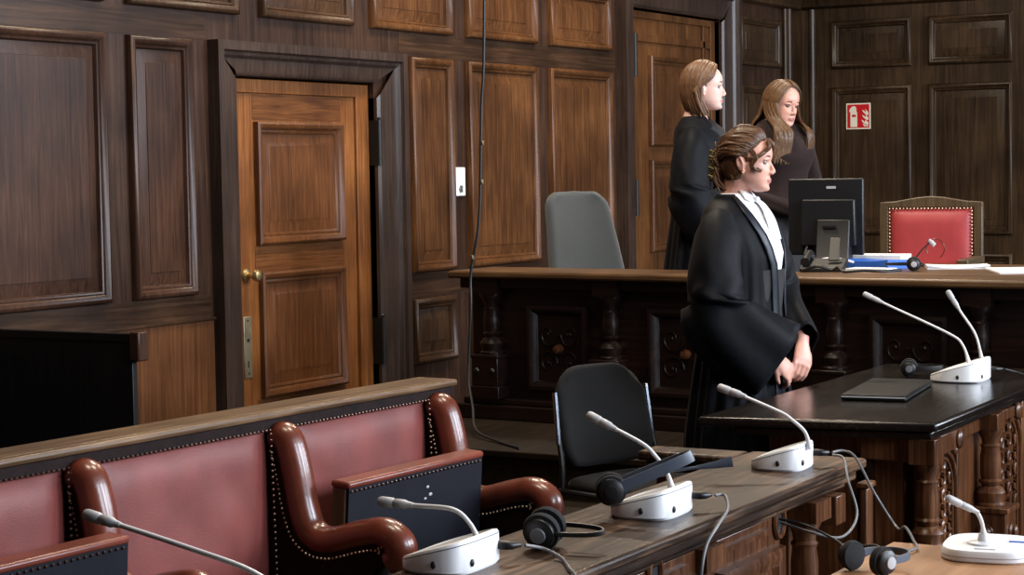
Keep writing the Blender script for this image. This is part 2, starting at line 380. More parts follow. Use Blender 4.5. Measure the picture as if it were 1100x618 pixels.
def door_panel(name, dr, y0, y1, z0, z1, x, mt='door_panel'):
    a = MB(Matrix(((0, 0, 1, x), (1, 0, 0, 0), (0, 1, 0, 0), (0, 0, 0, 1))))
    a.ringframe(y0, y1, z0, z1, [(0, 0), (0.001, 0.030), (0.012, 0.037), (0.028, 0.031), (0.042, 0.010), (0.050, 0.014), (0.058, 0.010), (0.062, 0.001), (0.10, 0.001), (0.125, 0.008)])
    d = 0.125; a.add([(y0 + d, z0 + d, 0.007), (y1 - d, z0 + d, 0.007), (y1 - d, z1 - d, 0.007), (y0 + d, z1 - d, 0.007)], [(0, 1, 2, 3)])
    return obj(name, a, mt, dr)
XD = XW - 0.048
m = MB(); m.box(XD - 0.05, XD, 7.805, 9.045, 0.01, 2.065)
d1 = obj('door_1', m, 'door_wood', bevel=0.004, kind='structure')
m = MB()                                                    # rebated rim that frames the leaf
m.box(XD, XD + 0.016, 7.805, 7.850, 0.01, 2.065); m.box(XD, XD + 0.016, 8.925, 9.045, 0.01, 2.065); m.box(XD, XD + 0.016, 7.850, 8.925, 1.995, 2.065)
obj('door_rim', m, 'door_wood', d1, bevel=0.004)
m = MB()
for a, b in ((1.862, 1.990), (1.085, 1.214), (0.02, 0.428)): m.box(XD, XD + 0.0025, 8.008, 8.79, a, b)
lab(obj('door_rail', m, 'door_rail', d1), 'darker cross rails')
door_panel('door_panel', d1, 8.017, 8.785, 1.219, 1.850, XD)
door_panel('door_panel', d1, 8.030, 8.780, 0.432, 1.080, XD)
m = MB(); m.lathe([(0.030, 0), (0.034, 0.004), (0.030, 0.012), (0.013, 0.016), (0.013, 0.045), (0.022, 0.05), (0.031, 0.062), (0.032, 0.072), (0.024, 0.086), (0.008, 0.091)], (XD, 7.925, 1.071), 20, 'x')
lab(obj('door_knob', m, 'brass', d1), 'round brass knob')
m = MB(); m.box(XD, XD + 0.006, 7.893, 7.957, 0.545, 0.86)
lp = obj('lock_plate', m, 'old_brass', d1, bevel=0.003)
m = MB(); m.lathe([(0.009, 0), (0.009, 0.004), (0.004, 0.004)], (XD + 0.006, 7.925, 0.74), 12, 'x'); m.box(XD + 0.005, XD + 0.0075, 7.921, 7.929, 0.60, 0.635); m.lathe([(0.005, 0), (0.005, 0.003)], (XD + 0.006, 7.925, 0.84), 8, 'x'); m.lathe([(0.005, 0), (0.005, 0.003)], (XD + 0.006, 7.925, 0.57), 8, 'x')
obj('keyhole', m, 'black_iron', lp)
for z0, z1 in ((1.62, 1.87), (0.515, 0.775)):
    m = MB(); m.tube([(XW + 0.022, 9.062, z0), (XW + 0.022, 9.062, z1)], 0.017, 10); m.lathe([(0.010, 0), (0.013, 0.012), (0.002, 0.022)], (XW + 0.022, 9.062, z1), 10)
    m.box(XD, XW + 0.02, 9.045, 9.078, z0, z1); obj('hinge', m, 'black_iron', d1)
# second door, further along the left wall
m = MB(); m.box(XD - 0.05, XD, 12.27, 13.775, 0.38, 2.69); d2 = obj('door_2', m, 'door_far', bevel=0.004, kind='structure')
m = MB()
for a, b, c, d in ((12.27, 12.345, 0.38, 2.69), (13.70, 13.775, 0.38, 2.69), (12.345, 13.70, 2.64, 2.69), (12.345, 13.70, 2.475, 2.53), (12.345, 12.375, 0.38, 2.475), (13.56, 13.60, 0.38, 2.64)):
    m.box(XD, XD + 0.018, a, b, c, d)
obj('door_rim', m, 'door_far', d2, bevel=0.004)
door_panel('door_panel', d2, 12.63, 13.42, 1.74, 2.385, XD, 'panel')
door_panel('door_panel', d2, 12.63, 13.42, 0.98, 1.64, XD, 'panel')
for z0, z1 in ((2.22, 2.52), (1.25, 1.50)):
    m = MB(); m.tube([(XW + 0.028, 12.275, z0), (XW + 0.028, 12.275, z1)], 0.016, 10); m.box(XD, XW + 0.02, 12.26, 12.295, z0, z1); obj('hinge', m, 'black_iron', d2)

# wall switch plate and fire sign
m = MB(); m.box(XW + 0.001, XW + 0.013, 9.866, 9.997, 1.434, 1.604); sw = obj('wall_switch', m, 'white_plastic', bevel=0.005)
tag(sw, 'white wall plate with a key switch between the panels beside the door', 'switch')
m = MB(); m.lathe([(0.015, 0), (0.015, 0.006), (0.011, 0.008)], (XW + 0.012, 9.935, 1.476), 14, 'x'); m.box(XW + 0.014, XW + 0.030, 9.930, 9.940, 1.455, 1.497)
obj('key_barrel', m, 'mid_grey', sw)
m = MB(FW); m.box(-5.624, -5.416, 1.874, 2.086, 0.018, 0.023); sg = obj('safety_sign', m, 'sign_cream')
tag(sg, 'square red fire extinguisher sign with cream symbols on the dark panelling', 'sign')
m = MB(FW); m.box(-5.614, -5.426, 1.884, 2.076, 0.0225, 0.0245); obj('red_field', m, 'sign_red', sg)
def SX(px): return -5.624 + (px - 245) / 312.0 * 0.208
def SZ(py): return 2.086 - (py - 138) / 340.0 * 0.212
m = MB(FW)
ext = [(300, 448), (300, 250), (312, 232), (292, 256), (284, 240), (298, 205), (318, 185), (335, 176), (362, 180), (380, 200), (366, 212), (384, 224), (372, 236), (386, 256), (388, 448)]
m.prism([(SX(a), SZ(b)) for a, b in ext], 0.0242, 0.0256, 'z')
for k, (oy, x0) in enumerate(((0, 450), (66, 450), (128, 440), (180, 458))):
    fl = [(x0, 226 + oy), (x0 + 24, 238 + oy), (x0 + 42, 258 + oy), (x0 + 50, 245 + oy), (x0 + 40, 213 + oy), (530, 262 + oy), (532, 290 + oy), (516, 298 + oy), (x0 + 45, 284 + oy), (x0 + 18, 262 + oy)]
    if k > 1: fl[4] = (x0 + 52, 232 + oy)
    m.prism([(SX(a), SZ(min(b, 446))) for a, b in fl], 0.0242, 0.0256, 'z')
obj('pictogram', m, 'sign_cream', sg, smooth=False)
m = MB(FW); m.box(SX(320), SX(370), SZ(318), SZ(288), 0.0255, 0.0262); obj('extinguisher_label', m, 'sign_red', sg)

# ------------------------------------------------------------------ dais with judge bench
m = MB()
m.box(-5.2, 2.5, 7.20, YF, 0, 0.355); m.box(-5.22, 2.5, 7.17, YF, 0.355, 0.385)
m.box(-5.2, 2.5, 6.86, 7.20, 0, 0.165); m.box(-5.22, 2.5, 6.83, 7.20, 0.165, 0.195)
obj('floor_dais', m, 'floor_wood', bevel=0.006, kind='structure')

def turned(prof, c, n=20):
    a = MB(); a.lathe(prof, c, n); return a
COL = [(0.058, 0), (0.060, 0.012), (0.050, 0.02), (0.056, 0.04), (0.060, 0.055), (0.046, 0.075), (0.034, 0.085), (0.042, 0.095), (0.046, 0.103), (0.036, 0.112), (0.040, 0.125), (0.042, 0.17), (0.036, 0.21), (0.040, 0.222), (0.032, 0.23), (0.040, 0.26), (0.058, 0.285), (0.058, 0.295)]
jb = thing('judge_bench', 'long dark carved judges bench with lighter brown top on the raised platform', 'bench', (-4.984, 8.056, 0.385), R(-3.4))
JZ = 1.10 - 0.385
m = MB(); m.box(0, 5.2, 0, 0.40, JZ - 0.036, JZ); m.box(1.80, 5.2, 0.40, 1.25, JZ - 0.036, JZ)
obj('bench_top', m, 'bench_top', jb, bevel=0.012)
m = MB()
m.box(0.04, 5.2, 0.05, 0.36, JZ - 0.085, JZ - 0.034); m.box(0.07, 5.2, 0.11, 0.34, 0.0, JZ - 0.08)
m.box(1.9, 5.2, 0.34, 1.15, JZ - 0.14, JZ - 0.034); m.box(0.03, 5.2, 0.02, 0.34, 0.0, 0.07); m.box(0.05, 5.2, 0.05, 0.34, 0.07, 0.10)
obj('bench_body', m, 'bench_dark', jb, bevel=0.006)
for cx in (0.20, 0.865, 1.99, 2.64, 3.8):
    a = MB(); a.lathe([(r, z) for r, z in COL], (cx, 0.085, 0.31), 20)
    a.box(cx - 0.065, cx + 0.065, 0.03, 0.12, 0.605, JZ - 0.036)
    cl = obj('column', a, 'bench_dark', jb)
    a = MB(); a.box(cx - 0.075, cx + 0.075, 0.015, 0.12, 0.16, 0.30); a.box(cx - 0.085, cx + 0.085, 0.005, 0.12, 0.10, 0.16); a.box(cx - 0.08, cx + 0.08, 0.01, 0.12, 0.295, 0.312)
    for bx in (-0.045, 0.045): a.ell((cx + bx, 0.015, 0.235), (0.016, 0.014, 0.016), 10, 6)
    obj('pedestal', a, 'bench_dark', jb, bevel=0.005)
JM = Matrix(((1, 0, 0, 0), (0, 0, -1, 0.11), (0, 1, 0, 0), (0, 0, 0, 1)))
def scroll(a, cx, cz, w, h, y, M=None):
    """carved foliage: little ridged spirals around a centre"""
    for sx in (-1, 1):
        for sz in (-1, 1):
            pts = []
            for k in range(26):
                t = k / 25.0; an = t * 2.1 * PI; r = 0.95 - 0.7 * t
                pts.append(V((cx + sx * w * (0.52 - 0.46 * r * math.cos(an)), cz + sz * h * (0.5 - 0.46 * r * math.sin(an) - 0.04), y)))
            a.tube(pts, [0.006 * (1 - 0.5 * k / 25) for k in range(26)], 6)
            a.ell((cx + sx * w * 0.52, cz + sz * h * 0.46, y), (0.010, 0.010, 0.006), 8, 5)
for u0, u1 in ((0.40, 0.735), (1.06, 1.44), (2.15, 2.50), (2.90, 3.5)):
    a = MB(JM); a.ringframe(u0, u1, 0.145, 0.555, [(0, 0), (0.003, 0.03), (0.02, 0.035), (0.035, 0.026), (0.045, 0.006), (0.05, 0.0)])
    scroll(a, (u0 + u1) / 2, 0.345, (u1 - u0) / 2 - 0.05, 0.15, 0.004)
    p = obj('carved_panel', a, 'bench_dark', jb)
    a = MB(); a.lathe([(0.024, 0), (0.022, -0.006), (0.017, -0.008), (0.021, -0.018), (0.018, -0.029), (0.005, -0.034)], ((u0 + u1) / 2, 0.108, 0.345), 16, 'y')
    obj('boss', a, 'carved', p)

# ------------------------------------------------------------------ upholstered bench (bench frame: x = towards the room, y = along the row)
BF = 2.4
ub = thing('upholstered_bench', 'long red leather bench with tip-up seats and studded wing arms in front of the counter', 'bench', (-3.147, 4.21, 0), R(-BF))
m = MB(); m.box(-0.125, -0.005, -2.6, 0.842, 0.930, 0.950); m.prism([(-0.006, 0.928), (0.016, 0.930), (0.020, 0.939), (0.016, 0.949), (-0.006, 0.950)], -2.6, 0.842, 'y')
obj('top_rail', m, 'rail_top', ub, bevel=0.003)
m = MB(); m.box(-0.11, -0.03, -2.6, 0.842, 0.0, 0.930); m.box(-0.12, -0.02, 0.78, 0.855, 0.0, 0.90)
obj('back_board', m, 'bench_dark', ub, bevel=0.004)
m = MB(); m.box(-0.03, 0.004, -2.6, 0.842, 0.898, 0.930); lab(obj('back_band', m, 'leather_side', ub), 'black band under the top rail')
m = MB()                                                   # seat base and fixed frame
for t in (-2.23, -1.487, -0.744, 0.0, 0.742): m.box(-0.02, 0.34, t - 0.028, t + 0.028, 0.0, 0.55)
m.box(-0.02, 0.30, -2.6, 0.76, 0.28, 0.32)
obj('seat_frame', m, 'leather_side', ub)
DIV = (-2.23, -1.487, -0.744, 0.0, 0.742)
for a0, a1 in zip(DIV[:-1], DIV[1:]):
    NU, NV = 18, 14; rings = []
    for j in range(NV + 1):
        v = j / NV; z = 0.36 + v * (0.902 - 0.36); ring = []
        for i in range(NU + 1):
            q = i / NU; t = a0 + 0.03 + q * (a1 - a0 - 0.06)
            e = min(1, min(q, 1 - q) * 7) * min(1, min(v, 1 - v) * 8)
            puff = 0.030 * math.sin(e * PI / 2)
            w = 0.010 * noise.noise(V((t * 3.1, z * 3.4, 1.7))) + 0.006 * noise.noise(V((t * 9 + z * 7, z * 4, 4.2)))
            # long pulled creases
            w += 0.010 * math.exp(-((q - 0.72 - 0.28 * (0.62 - v)) / 0.035) ** 2) * math.exp(-((v - 0.58) / 0.17) ** 2)
            ring.append(V((-0.02 + 0.005 + puff + w * e, t, z)))
        rings.append(ring)
    m = MB(); m.loft(rings, False, False, False)
    obj('back_cushion', m, 'leather', ub, subsurf=1, solid=0.004)
m = MB()
def nails(a, pts, r=0.0042, step=0.0165):
    pts = [V(p) for p in pts]; acc = 0
    for p, q in zip(pts[:-1], pts[1:]):
        d = (q - p).length; t = acc
        while t < d:
            a.ell(p.lerp(q, t / d), (r, r, r), 6, 4); t += step
        acc = t - d
nails(m, [(0.006, -2.2, 0.899), (0.006, 0.72, 0.899)])
for t in DIV[1:]:
    nails(m, [(0.014, t - 0.047, 0.89), (0.024, t - 0.047, 0.50)])
obj('nail_trim', m, 'nail', ub)
WING = cr([(-0.005, 0.878), (0.034, 0.872), (0.060, 0.800), (0.083, 0.690), (0.112, 0.628), (0.175, 0.608), (0.285, 0.636), (0.350, 0.645), (0.392, 0.622), (0.396, 0.590), (0.372, 0.575)], 5)
for k, t in enumerate(DIV):
    a = MB()
    base = [(p.x, p.y) for p in [V((q[0], q[1])) for q in WING]]
    poly = [(-0.02, 0.40)] + [(-0.02, 0.88)] + base[2:] + [(0.34, 0.55), (0.30, 0.46), (0.30, 0.40)]
    a.prism(poly, t - 0.036, t + 0.030, 'y')
    wg = obj('wing_arm', a, 'leather_side', ub)
    a = MB(); n = len(WING)
    rad = [(0.047, 0.040)] * n
    rad = [(0.047, 0.030)] + [(0.047, 0.040)] * (n - 2) + [(0.047, 0.030)]
    pts = [V((p[0], t, p[1])) for p in WING]
    a.tube(pts, rad, 16, True, ref=(0, 1, 0)) if False else None
    rings = []
    for i, p in enumerate(pts):
        tg = (pts[min(i + 1, n - 1)] - pts[max(i - 1, 0)]).normalized(); nn = V((tg.z, 0, -tg.x)) * -1
        ra = 0.040 * (1.0 + 0.10 * math.exp(-((i - n * 0.83) / 6.0) ** 2)); rb = 0.046
        if i in (0, n - 1): ra *= 0.6; rb *= 0.7
        rings.append([p + nn * (ra * math.cos(2 * PI * q / 18)) + V((0, 1, 0)) * (rb * math.sin(2 * PI * q / 18)) for q in range(18)])
    a.loft(rings); obj('arm_roll', a, 'leather_roll', wg)
    a = MB(); off = []
    for i in range(3, n):
        p = pts[i]; tg = (pts[min(i + 1, n - 1)] - pts[max(i - 1, 0)]).normalized(); nn = V((tg.z, 0, -tg.x))
        off.append(p + nn * 0.040 + V((0, -0.040, 0)))
    nails(a, off, 0.0035, 0.013); obj('arm_nails', a, 'brass_nail', wg)
for k, (a0, a1) in enumerate(zip(DIV[:-1], DIV[1:])):
    upright = k != 2
    M = Matrix.Translation((0.07, 0, 0.44)) @ Matrix.Rotation(R(-8 if upright else -86), 4, 'Y') if False else None
    if upright: M = Matrix.Translation((0.125, 0, 0.40)) @ Matrix.Rotation(R(4), 4, 'Y')
    else: M = Matrix.Translation((0.10, 0, 0.40)) @ Matrix.Rotation(R(84), 4, 'Y')
    a = MB(M); a.box(0.048, 0.056, a0 + 0.04, a1 - 0.055, 0.0, 0.350); st = obj('tip_up_seat', a, 'navy', ub)
    a = MB(M); a.box(0.0, 0.0475, a0 + 0.038, a1 - 0.053, -0.01, 0.350); obj('seat_frame', a, 'chair_wood', st, bevel=0.006)
    a = MB(M); a.box(-0.004, 0.0595, a0 + 0.036, a1 - 0.051, 0.347, 0.366)
    lab(obj('seat_edge', a, 'leather_edge', st, bevel=0.007), 'red leather seat edge')
    a = MB(M); nails(a, [(0.058, a0 + 0.05, 0.340), (0.058, a1 - 0.06, 0.340)], 0.0042, 0.02); obj('seat_nails', a, 'nail', st)
    if k == 3:
        a = MB(M)
        for y, z, r in ((a0 + 0.41, 0.300, 0.010), (a0 + 0.425, 0.277, 0.012), (a0 + 0.40, 0.268, 0.009)): a.ell((0.0562, y, z), (0.0012, r * 0.7, r * 0.4), 8, 5)
        lab(obj('chip_mark', a, 'label_grey', st), 'pale scuff marks')

# ------------------------------------------------------------------ counter in front of the bench
ct = thing('counter', 'long dark wood counter with carved front holding three white microphones', 'counter', (-1.98, 4.0, 0))
def cxy(x, y): return x + 1.98, y - 4.0
x0, x1 = -0.165, 0.165
m = MB(); m.box(x0, x1 + 0.01, -2.6, 1.085, 0.752, 0.780)
m.box(x0 - 0.30, x0, 0.955, 1.075, 0.752, 0.780)
obj('counter_top', m, 'counter_top', ct, bevel=0.009)
m = MB(); m.box(x0 + 0.01, x1 - 0.012, -2.6, 1.06, 0.722, 0.752); m.box(x0 - 0.28, x0 + 0.01, 0.97, 1.06, 0.722, 0.752); m.box(x0 + 0.02, x1 - 0.04, -2.6, 1.05, 0.700, 0.722)
obj('counter_moulding', m, 'counter_top', ct, bevel=0.007)
m = MB(); m.box(x0 + 0.03, x0 + 0.07, -2.6, 1.04, 0.0, 0.70)
for a, b in ((-1.3, -0.55), (-0.42, 0.12), (0.17, 0.60)):
    m.box(0.05, 0.115, a, b, 0.0, 0.70)
m.box(-0.12, 0.03, 0.62, 0.64, 0, 0.7); m.box(-0.12, 0.03, 1.02, 1.04, 0, 0.7); m.box(-0.10, 0.02, 0.90, 1.03, 0.0, 0.70)
m.box(x0 - 0.26, x0 + 0.03, 1.0, 1.04, 0.0, 0.70)
obj('counter_body', m, 'carved', ct, bevel=0.004)
CM = Matrix(((0, 0, 1, 0.115), (1, 0, 0, 0), (0, 1, 0, 0), (0, 0, 0, 1)))
for a0, b0 in ((0.19, 0.585), (-0.40, 0.10), (-1.2, -0.6)):
    a = MB(CM); a.ringframe(a0, b0, 0.10, 0.625, [(0, 0), (0.003, 0.022), (0.02, 0.028), (0.045, 0.022), (0.055, 0.006), (0.07, 0.008), (0.078, 0.0)])
    w = b0 - a0; cc = (a0 + b0) / 2
    ring = [V((cc + 0.13 * math.cos(q * PI / 16), 0.42 + 0.11 * math.sin(q * PI / 16), 0.006)) for q in range(33)]
    a.tube(ring, 0.011, 6, False); a.ell((cc, 0.42, 0.004), (0.035, 0.035, 0.016), 12, 6)
    for q in range(8):
        an = q * PI / 4; a.ell((cc + 0.075 * math.cos(an), 0.42 + 0.065 * math.sin(an), 0.003), (0.026, 0.012, 0.010), 8, 5, Matrix.Rotation(an, 3, 'Z'))
    for sx in (-1, 1): a.ell((cc + sx * 0.105, 0.525, 0.004), (0.014, 0.014, 0.014), 8, 5)
    a.box(a0 + 0.02, b0 - 0.08, 0.664, 0.678, 0, 0.012)
    obj('carved_panel', a, 'carved', ct)
for ry, rz_ in ((0.582, 0.695), (-0.145, 0.700)):
    a = MB(CM); ring = [V((ry + 0.031 * math.cos(q * PI / 10), rz_ - 0.012 + 0.040 * math.sin(q * PI / 10), 0.005)) for q in range(21)]
    a.tube(ring, 0.007, 6, False)
    gr = obj('cable_grommet', a, 'carved', ct)
    a = MB(CM); a.prism([(ry + 0.028 * math.cos(q * PI / 8), rz_ - 0.012 + 0.037 * math.sin(q * PI / 8)) for q in range(16)], 0.0, 0.003, 'z'); obj('grommet_hole', a, 'black_plastic', gr)
PIL = [(0.060, 0), (0.064, 0.012), (0.056, 0.022), (0.062, 0.045), (0.066, 0.06), (0.054, 0.078), (0.040, 0.086), (0.050, 0.098), (0.052, 0.106), (0.042, 0.116), (0.046, 0.13), (0.046, 0.20), (0.040, 0.235), (0.046, 0.248), (0.038, 0.256), (0.040, 0.275), (0.056, 0.30), (0.058, 0.312)]
for py in (0.83, 0.135, -0.5):
    a = MB(); a.lathe([(r * 0.80, z) for r, z in PIL], (0.09, py, 0.335), 20); a.box(0.035, 0.145, py - 0.055, py + 0.055, 0.645, 0.70)
    cl = obj('pillar', a, 'carved', ct)
    a = MB(); a.box(0.025, 0.155, py - 0.07, py + 0.07, 0.14, 0.335); a.box(0.015, 0.165, py - 0.08, py + 0.08, 0.0, 0.14); a.ell((0.155, py, 0.24), (0.014, 0.018, 0.018), 10, 6)
    obj('pedestal', a, 'carved', ct, bevel=0.006)
m = MB(); m.box(0.165, 0.185, 1.05, 1.105, 0.0, 0.700); m.box(0.155, 0.192, 1.045, 1.11, 0.700, 0.715); obj('end_post', m, 'carved', ct, bevel=0.004)
m = MB(); m.box(x1 - 0.07, x1 - 0.01, 0.90, 0.97, 0.62, 0.70); obj('corner_block', m, 'carved', ct, bevel=0.004)

# ------------------------------------------------------------------ witness desk
wd_ = thing('witness_desk', 'polished black topped desk with carved arches and turned pillars on its side', 'desk', (-2.22, 6.6, 0))
def DX(x): return x + 2.22
def DY(y): return y - 6.6
m = MB(); m.prism([(DX(-2.598), DY(5.711)), (DX(-1.853), DY(5.855)), (DX(-1.872), DY(7.55)), (DX(-2.60), DY(7.55))], 0.750, 0.780, 'z'); obj('desk_top', m, 'desk_top', wd_, bevel=0.010)
m = MB(); m.prism([(DX(-2.50), DY(5.765)), (DX(-1.878), DY(5.885)), (DX(-1.89), DY(7.50)), (DX(-2.50), DY(7.50))], 0.722, 0.750, 'z'); obj('top_moulding', m, 'desk_top', wd_, bevel=0.008)
m = MB(); m.box(DX(-2.44), DX(-1.985), DY(5.93), DY(7.42), 0.0, 0.722); m.box(DX(-2.0), DX(-1.955), DY(6.0), DY(7.40), 0.0, 0.722)
m.box(DX(-2.44), DX(-1.95), DY(5.86), DY(5.92), 0.0, 0.05); m.box(DX(-2.44), DX(-1.92), DY(6.28), DY(6.36), 0, 0.722); m.box(DX(-2.44), DX(-1.92), DY(7.08), DY(7.16), 0, 0.722)
m.box(DX(-2.12), DX(-1.905), DY(5.90), DY(5.99), 0.645, 0.722); m.box(DX(-2.06), DX(-1.93), DY(5.94), DY(7.35), 0.66, 0.722)
obj('desk_body', m, 'carved', wd_, bevel=0.005)
m = MB(Matrix(((1, 0, 0, 0), (0, 0, -1, DY(5.93)), (0, 1, 0, 0), (0, 0, 0, 1)))); m.ringframe(DX(-2.40), DX(-2.08), 0.08, 0.66, [(0, 0), (0.004, 0.018), (0.02, 0.022), (0.035, 0.012), (0.045, 0.002), (0.06, 0)])
obj('front_panel', m, 'bench_dark', wd_)
m = MB()
for yb, zt in ((5.92, 0.70), (6.64, 0.745)):
    pass
def arch(y0, y1, z0, zs, x):
    """carved side bay: an arch ring with pierced tracery"""
    a = MB(); w = (y1 - y0) / 2; cy = (y0 + y1) / 2
    pts = [(x, y0, z0)] + [(x, cy - w * math.cos(q * PI / 14), zs + w * 0.85 * math.sin(q * PI / 14)) for q in range(15)] + [(x, y1, z0)]
    a.tube(pts, 0.009, 8)
    a.tube([(x - 0.004, cy + (p[1] - cy) * 0.82, zs + (p[2] - zs) * 0.82 if p[2] > zs else p[2]) for p in pts], 0.006, 8)
    random.seed(int(y0 * 100))
    for r_ in range(9):
        for c_ in range(4):
            yy = y0 + 0.035 + c_ * (y1 - y0 - 0.07) / 3; zz = z0 + 0.03 + r_ * (zs + w * 0.7 - z0) / 9
            if abs(yy - cy) > w * 0.85 * math.sqrt(max(0, 1 - max(0, (zz - zs) / (w * 0.85)) ** 2)): continue
            s_ = 1 if (r_ + c_) % 2 else -1
            q = [V((x - 0.010, yy + s_ * 0.016 * math.sin(t * 1.6 * PI / 6), zz + 0.018 * math.cos(t * 1.6 * PI / 6))) for t in range(7)]
            a.tube(q, 0.0075, 6)
    for sy in (-1, 1): a.ell((x, cy + sy * w * 0.86, zs + w * 0.78), (0.016, 0.017, 0.017), 10, 6)
    a.box(x - 0.04, x - 0.016, y0 - 0.01, y1 + 0.01, z0 - 0.05, zs + w * 0.95)
    return a
for y0, y1, z0, zs in ((5.965, 6.255, 0.16, 0.53), (6.70, 7.04, 0.16, 0.55)):
    obj('carved_arch', arch(DY(y0), DY(y1), z0, zs, DX(-1.918)), 'carved', wd_)
    a = MB(); a.box(DX(-1.945), DX(-1.915), DY(y1) + 0.012, DY(y1) + 0.04, 0.05, 0.70); a.box(DX(-1.95), DX(-1.905), DY(y0) - 0.02, DY(y1) + 0.05, 0.02, 0.10)
    a.box(DX(-1.95), DX(-1.908), DY(y0) - 0.02, DY(y1) + 0.05, 0.655, 0.69)
    obj('bay_frame', a, 'carved', wd_, bevel=0.004)
for py, ztop in ((5.925, 0.640), (6.615, 0.665)):
    a = MB(); a.lathe([(r * 0.78, z * 0.86) for r, z in PIL], (DX(-1.905), DY(py), ztop - 0.268), 20)
    obj('pillar', a, 'carved', wd_)
    a = MB(); zb = ztop - 0.268; a.box(DX(-1.975), DX(-1.835), DY(py) - 0.065, DY(py) + 0.065, zb - 0.16, zb); a.box(DX(-1.985), DX(-1.825), DY(py) - 0.075, DY(py) + 0.075, zb - 0.012, zb + 0.006); a.box(DX(-1.985), DX(-1.83), DY(py) - 0.075, DY(py) + 0.075, 0.0, zb - 0.16)
    a.lathe([(0.030, 0), (0.030, 0.006), (0.02, 0.008), (0.022, 0.018), (0.012, 0.026)], (DX(-1.835), DY(py), zb - 0.08), 14, 'x')
    a.lathe([(0.030, 0), (0.030, -0.006), (0.02, -0.008), (0.022, -0.018), (0.012, -0.026)], (DX(-1.905), DY(py) - 0.065, zb - 0.08), 14, 'y')
    obj('pedestal', a, 'carved', wd_, bevel=0.005)
    a = MB(); a.box(DX(-1.955), DX(-1.868), DY(py) - 0.045, DY(py) + 0.05, ztop, 0.722); a.box(DX(-1.95), DX(-1.88), DY(py) + 0.05, DY(py) + 0.30, ztop + 0.02, 0.722)
    a.ell((DX(-1.878), DY(py) + 0.24, (ztop + 0.722) / 2 + 0.008), (0.016, 0.030, 0.032), 10, 6)
    obj('capital_block', a, 'carved', wd_, bevel=0.004)

# ------------------------------------------------------------------ small tan table at the front
st_ = thing('side_table', 'small light tan wooden table in front of the carved desk', 'table', (-1.10, 3.75, 0))
m = MB(); m.box(-0.355, 0.6, -0.8, 0.515, 0.695, 0.72); obj('table_top', m, 'tan_wood', st_, bevel=0.005)
m = MB(); m.box(-0.31, 0.55, -0.75, 0.47, 0.62, 0.695); obj('apron', m, 'tan_wood', st_, bevel=0.003)
for sx in (-0.29, 0.53):
    for sy in (-0.73, 0.45):
        m = MB(); m.box(sx - 0.025, sx + 0.025, sy - 0.025, sy + 0.025, 0, 0.695); obj('leg', m, 'tan_wood', st_, bevel=0.004)

# dark partition by the left wall
dp = thing('partition', 'dark bench end panel with a wooden cap beside the wall', 'partition', (-5.6, 6.0, 0))
m = MB(); m.box(-0.42, 0.415, -0.015, 0.015, 0, 0.925); obj('board', m, 'black_wood', dp, bevel=0.003)
m = MB(); m.box(-0.43, 0.42, -0.024, 0.024, 0.920, 0.955); obj('cap', m, 'black_wood', dp, bevel=0.004)
m = MB(); m.box(0.412, 0.462, -0.03, 0.03, 0.845, 0.962); lab(obj('cap_end', m, 'panel_plum', dp, bevel=0.006), 'brown block at the end of the cap')
m = MB(); m.box(-0.40, -0.37, -2.2, -0.015, 0, 0.87); m.box(-0.42, -0.36, -2.2, -0.015, 0.80, 0.86); obj('dark_board', m, 'black_wood', dp, bevel=0.004)  # dark board added along the left wall, below the ledge
for yy in (-1.9, -0.95): pass

# ------------------------------------------------------------------ chairs
ch = thing('stacking_chair', 'black fabric stacking chair standing in front of the judges bench', 'chair', (-3.045, 6.22, 0), R(-22))
a = MB(); rings = []
for j in range(13):
    v = j / 12; z = 0.505 + v * 0.365; ring = []
    hw = 0.215 * (1 - 0.16 * (2 * v - 1) ** 8 - 0.03 * v)
    zz = z
    for i in range(17):
        q = -1 + i / 8
        x = -0.205 - 0.07 * v + 0.045 * (q * q)
        e = 1 - 0.16 * max(0, abs(q) - 0.55) ** 2 / 0.2 * (1 if v > 0.5 else -1)
        ring.append(V((x, q * hw, 0.505 + (z - 0.505) * (e if v > 0.5 else 1) + (0.02 * abs(q) ** 3 if v < 0.3 else 0))))
    rings.append(ring)
a.loft(rings, False, False, False); obj('backrest', a, 'fabric_black', ch, solid=0.035, subsurf=1)
a = MB(); rings = []
for j in range(9):
    v = -1 + j / 4; ring = []
    for i in range(9):
        q = -1 + i / 4; ring.append(V((v * 0.215 * (1 - 0.06 * q ** 4) + 0.02, q * 0.225 * (1 - 0.08 * v ** 4), 0.455 - 0.02 * max(0, v) ** 3 + 0.008 * (1 - q * q))))
    rings.append(ring)
a.loft(rings, False, False, False); obj('seat', a, 'fabric_black', ch, solid=0.05, subsurf=1)
for s in (-1, 1):
    a = MB(); a.tube(cr([(-0.222, s * 0.214, 0.775), (-0.196, s * 0.220, 0.62), (-0.165, s * 0.232, 0.47), (-0.20, s * 0.242, 0.2), (-0.27, s * 0.243, 0.0)], 4), (0.010), 8)
    lab(obj('rear_post', a, 'black_iron', ch), 'black tube frame')
    a = MB(); a.tube([(-0.218, s * 0.217, 0.785), (-0.192, s * 0.224, 0.60)], 0.0105, 8); lab(obj('post_highlight', a, 'blue_lit_post', ch), 'painted blue highlight on the frame')  # added strip that puts the blue light on the post into colour
    a = MB(); a.tube(cr([(-0.17, s * 0.240, 0.44), (0.18, s * 0.240, 0.44), (0.22, s * 0.242, 0.40), (0.26, s * 0.245, 0.0)], 4), 0.010, 8); obj('front_leg', a, 'black_iron', ch)

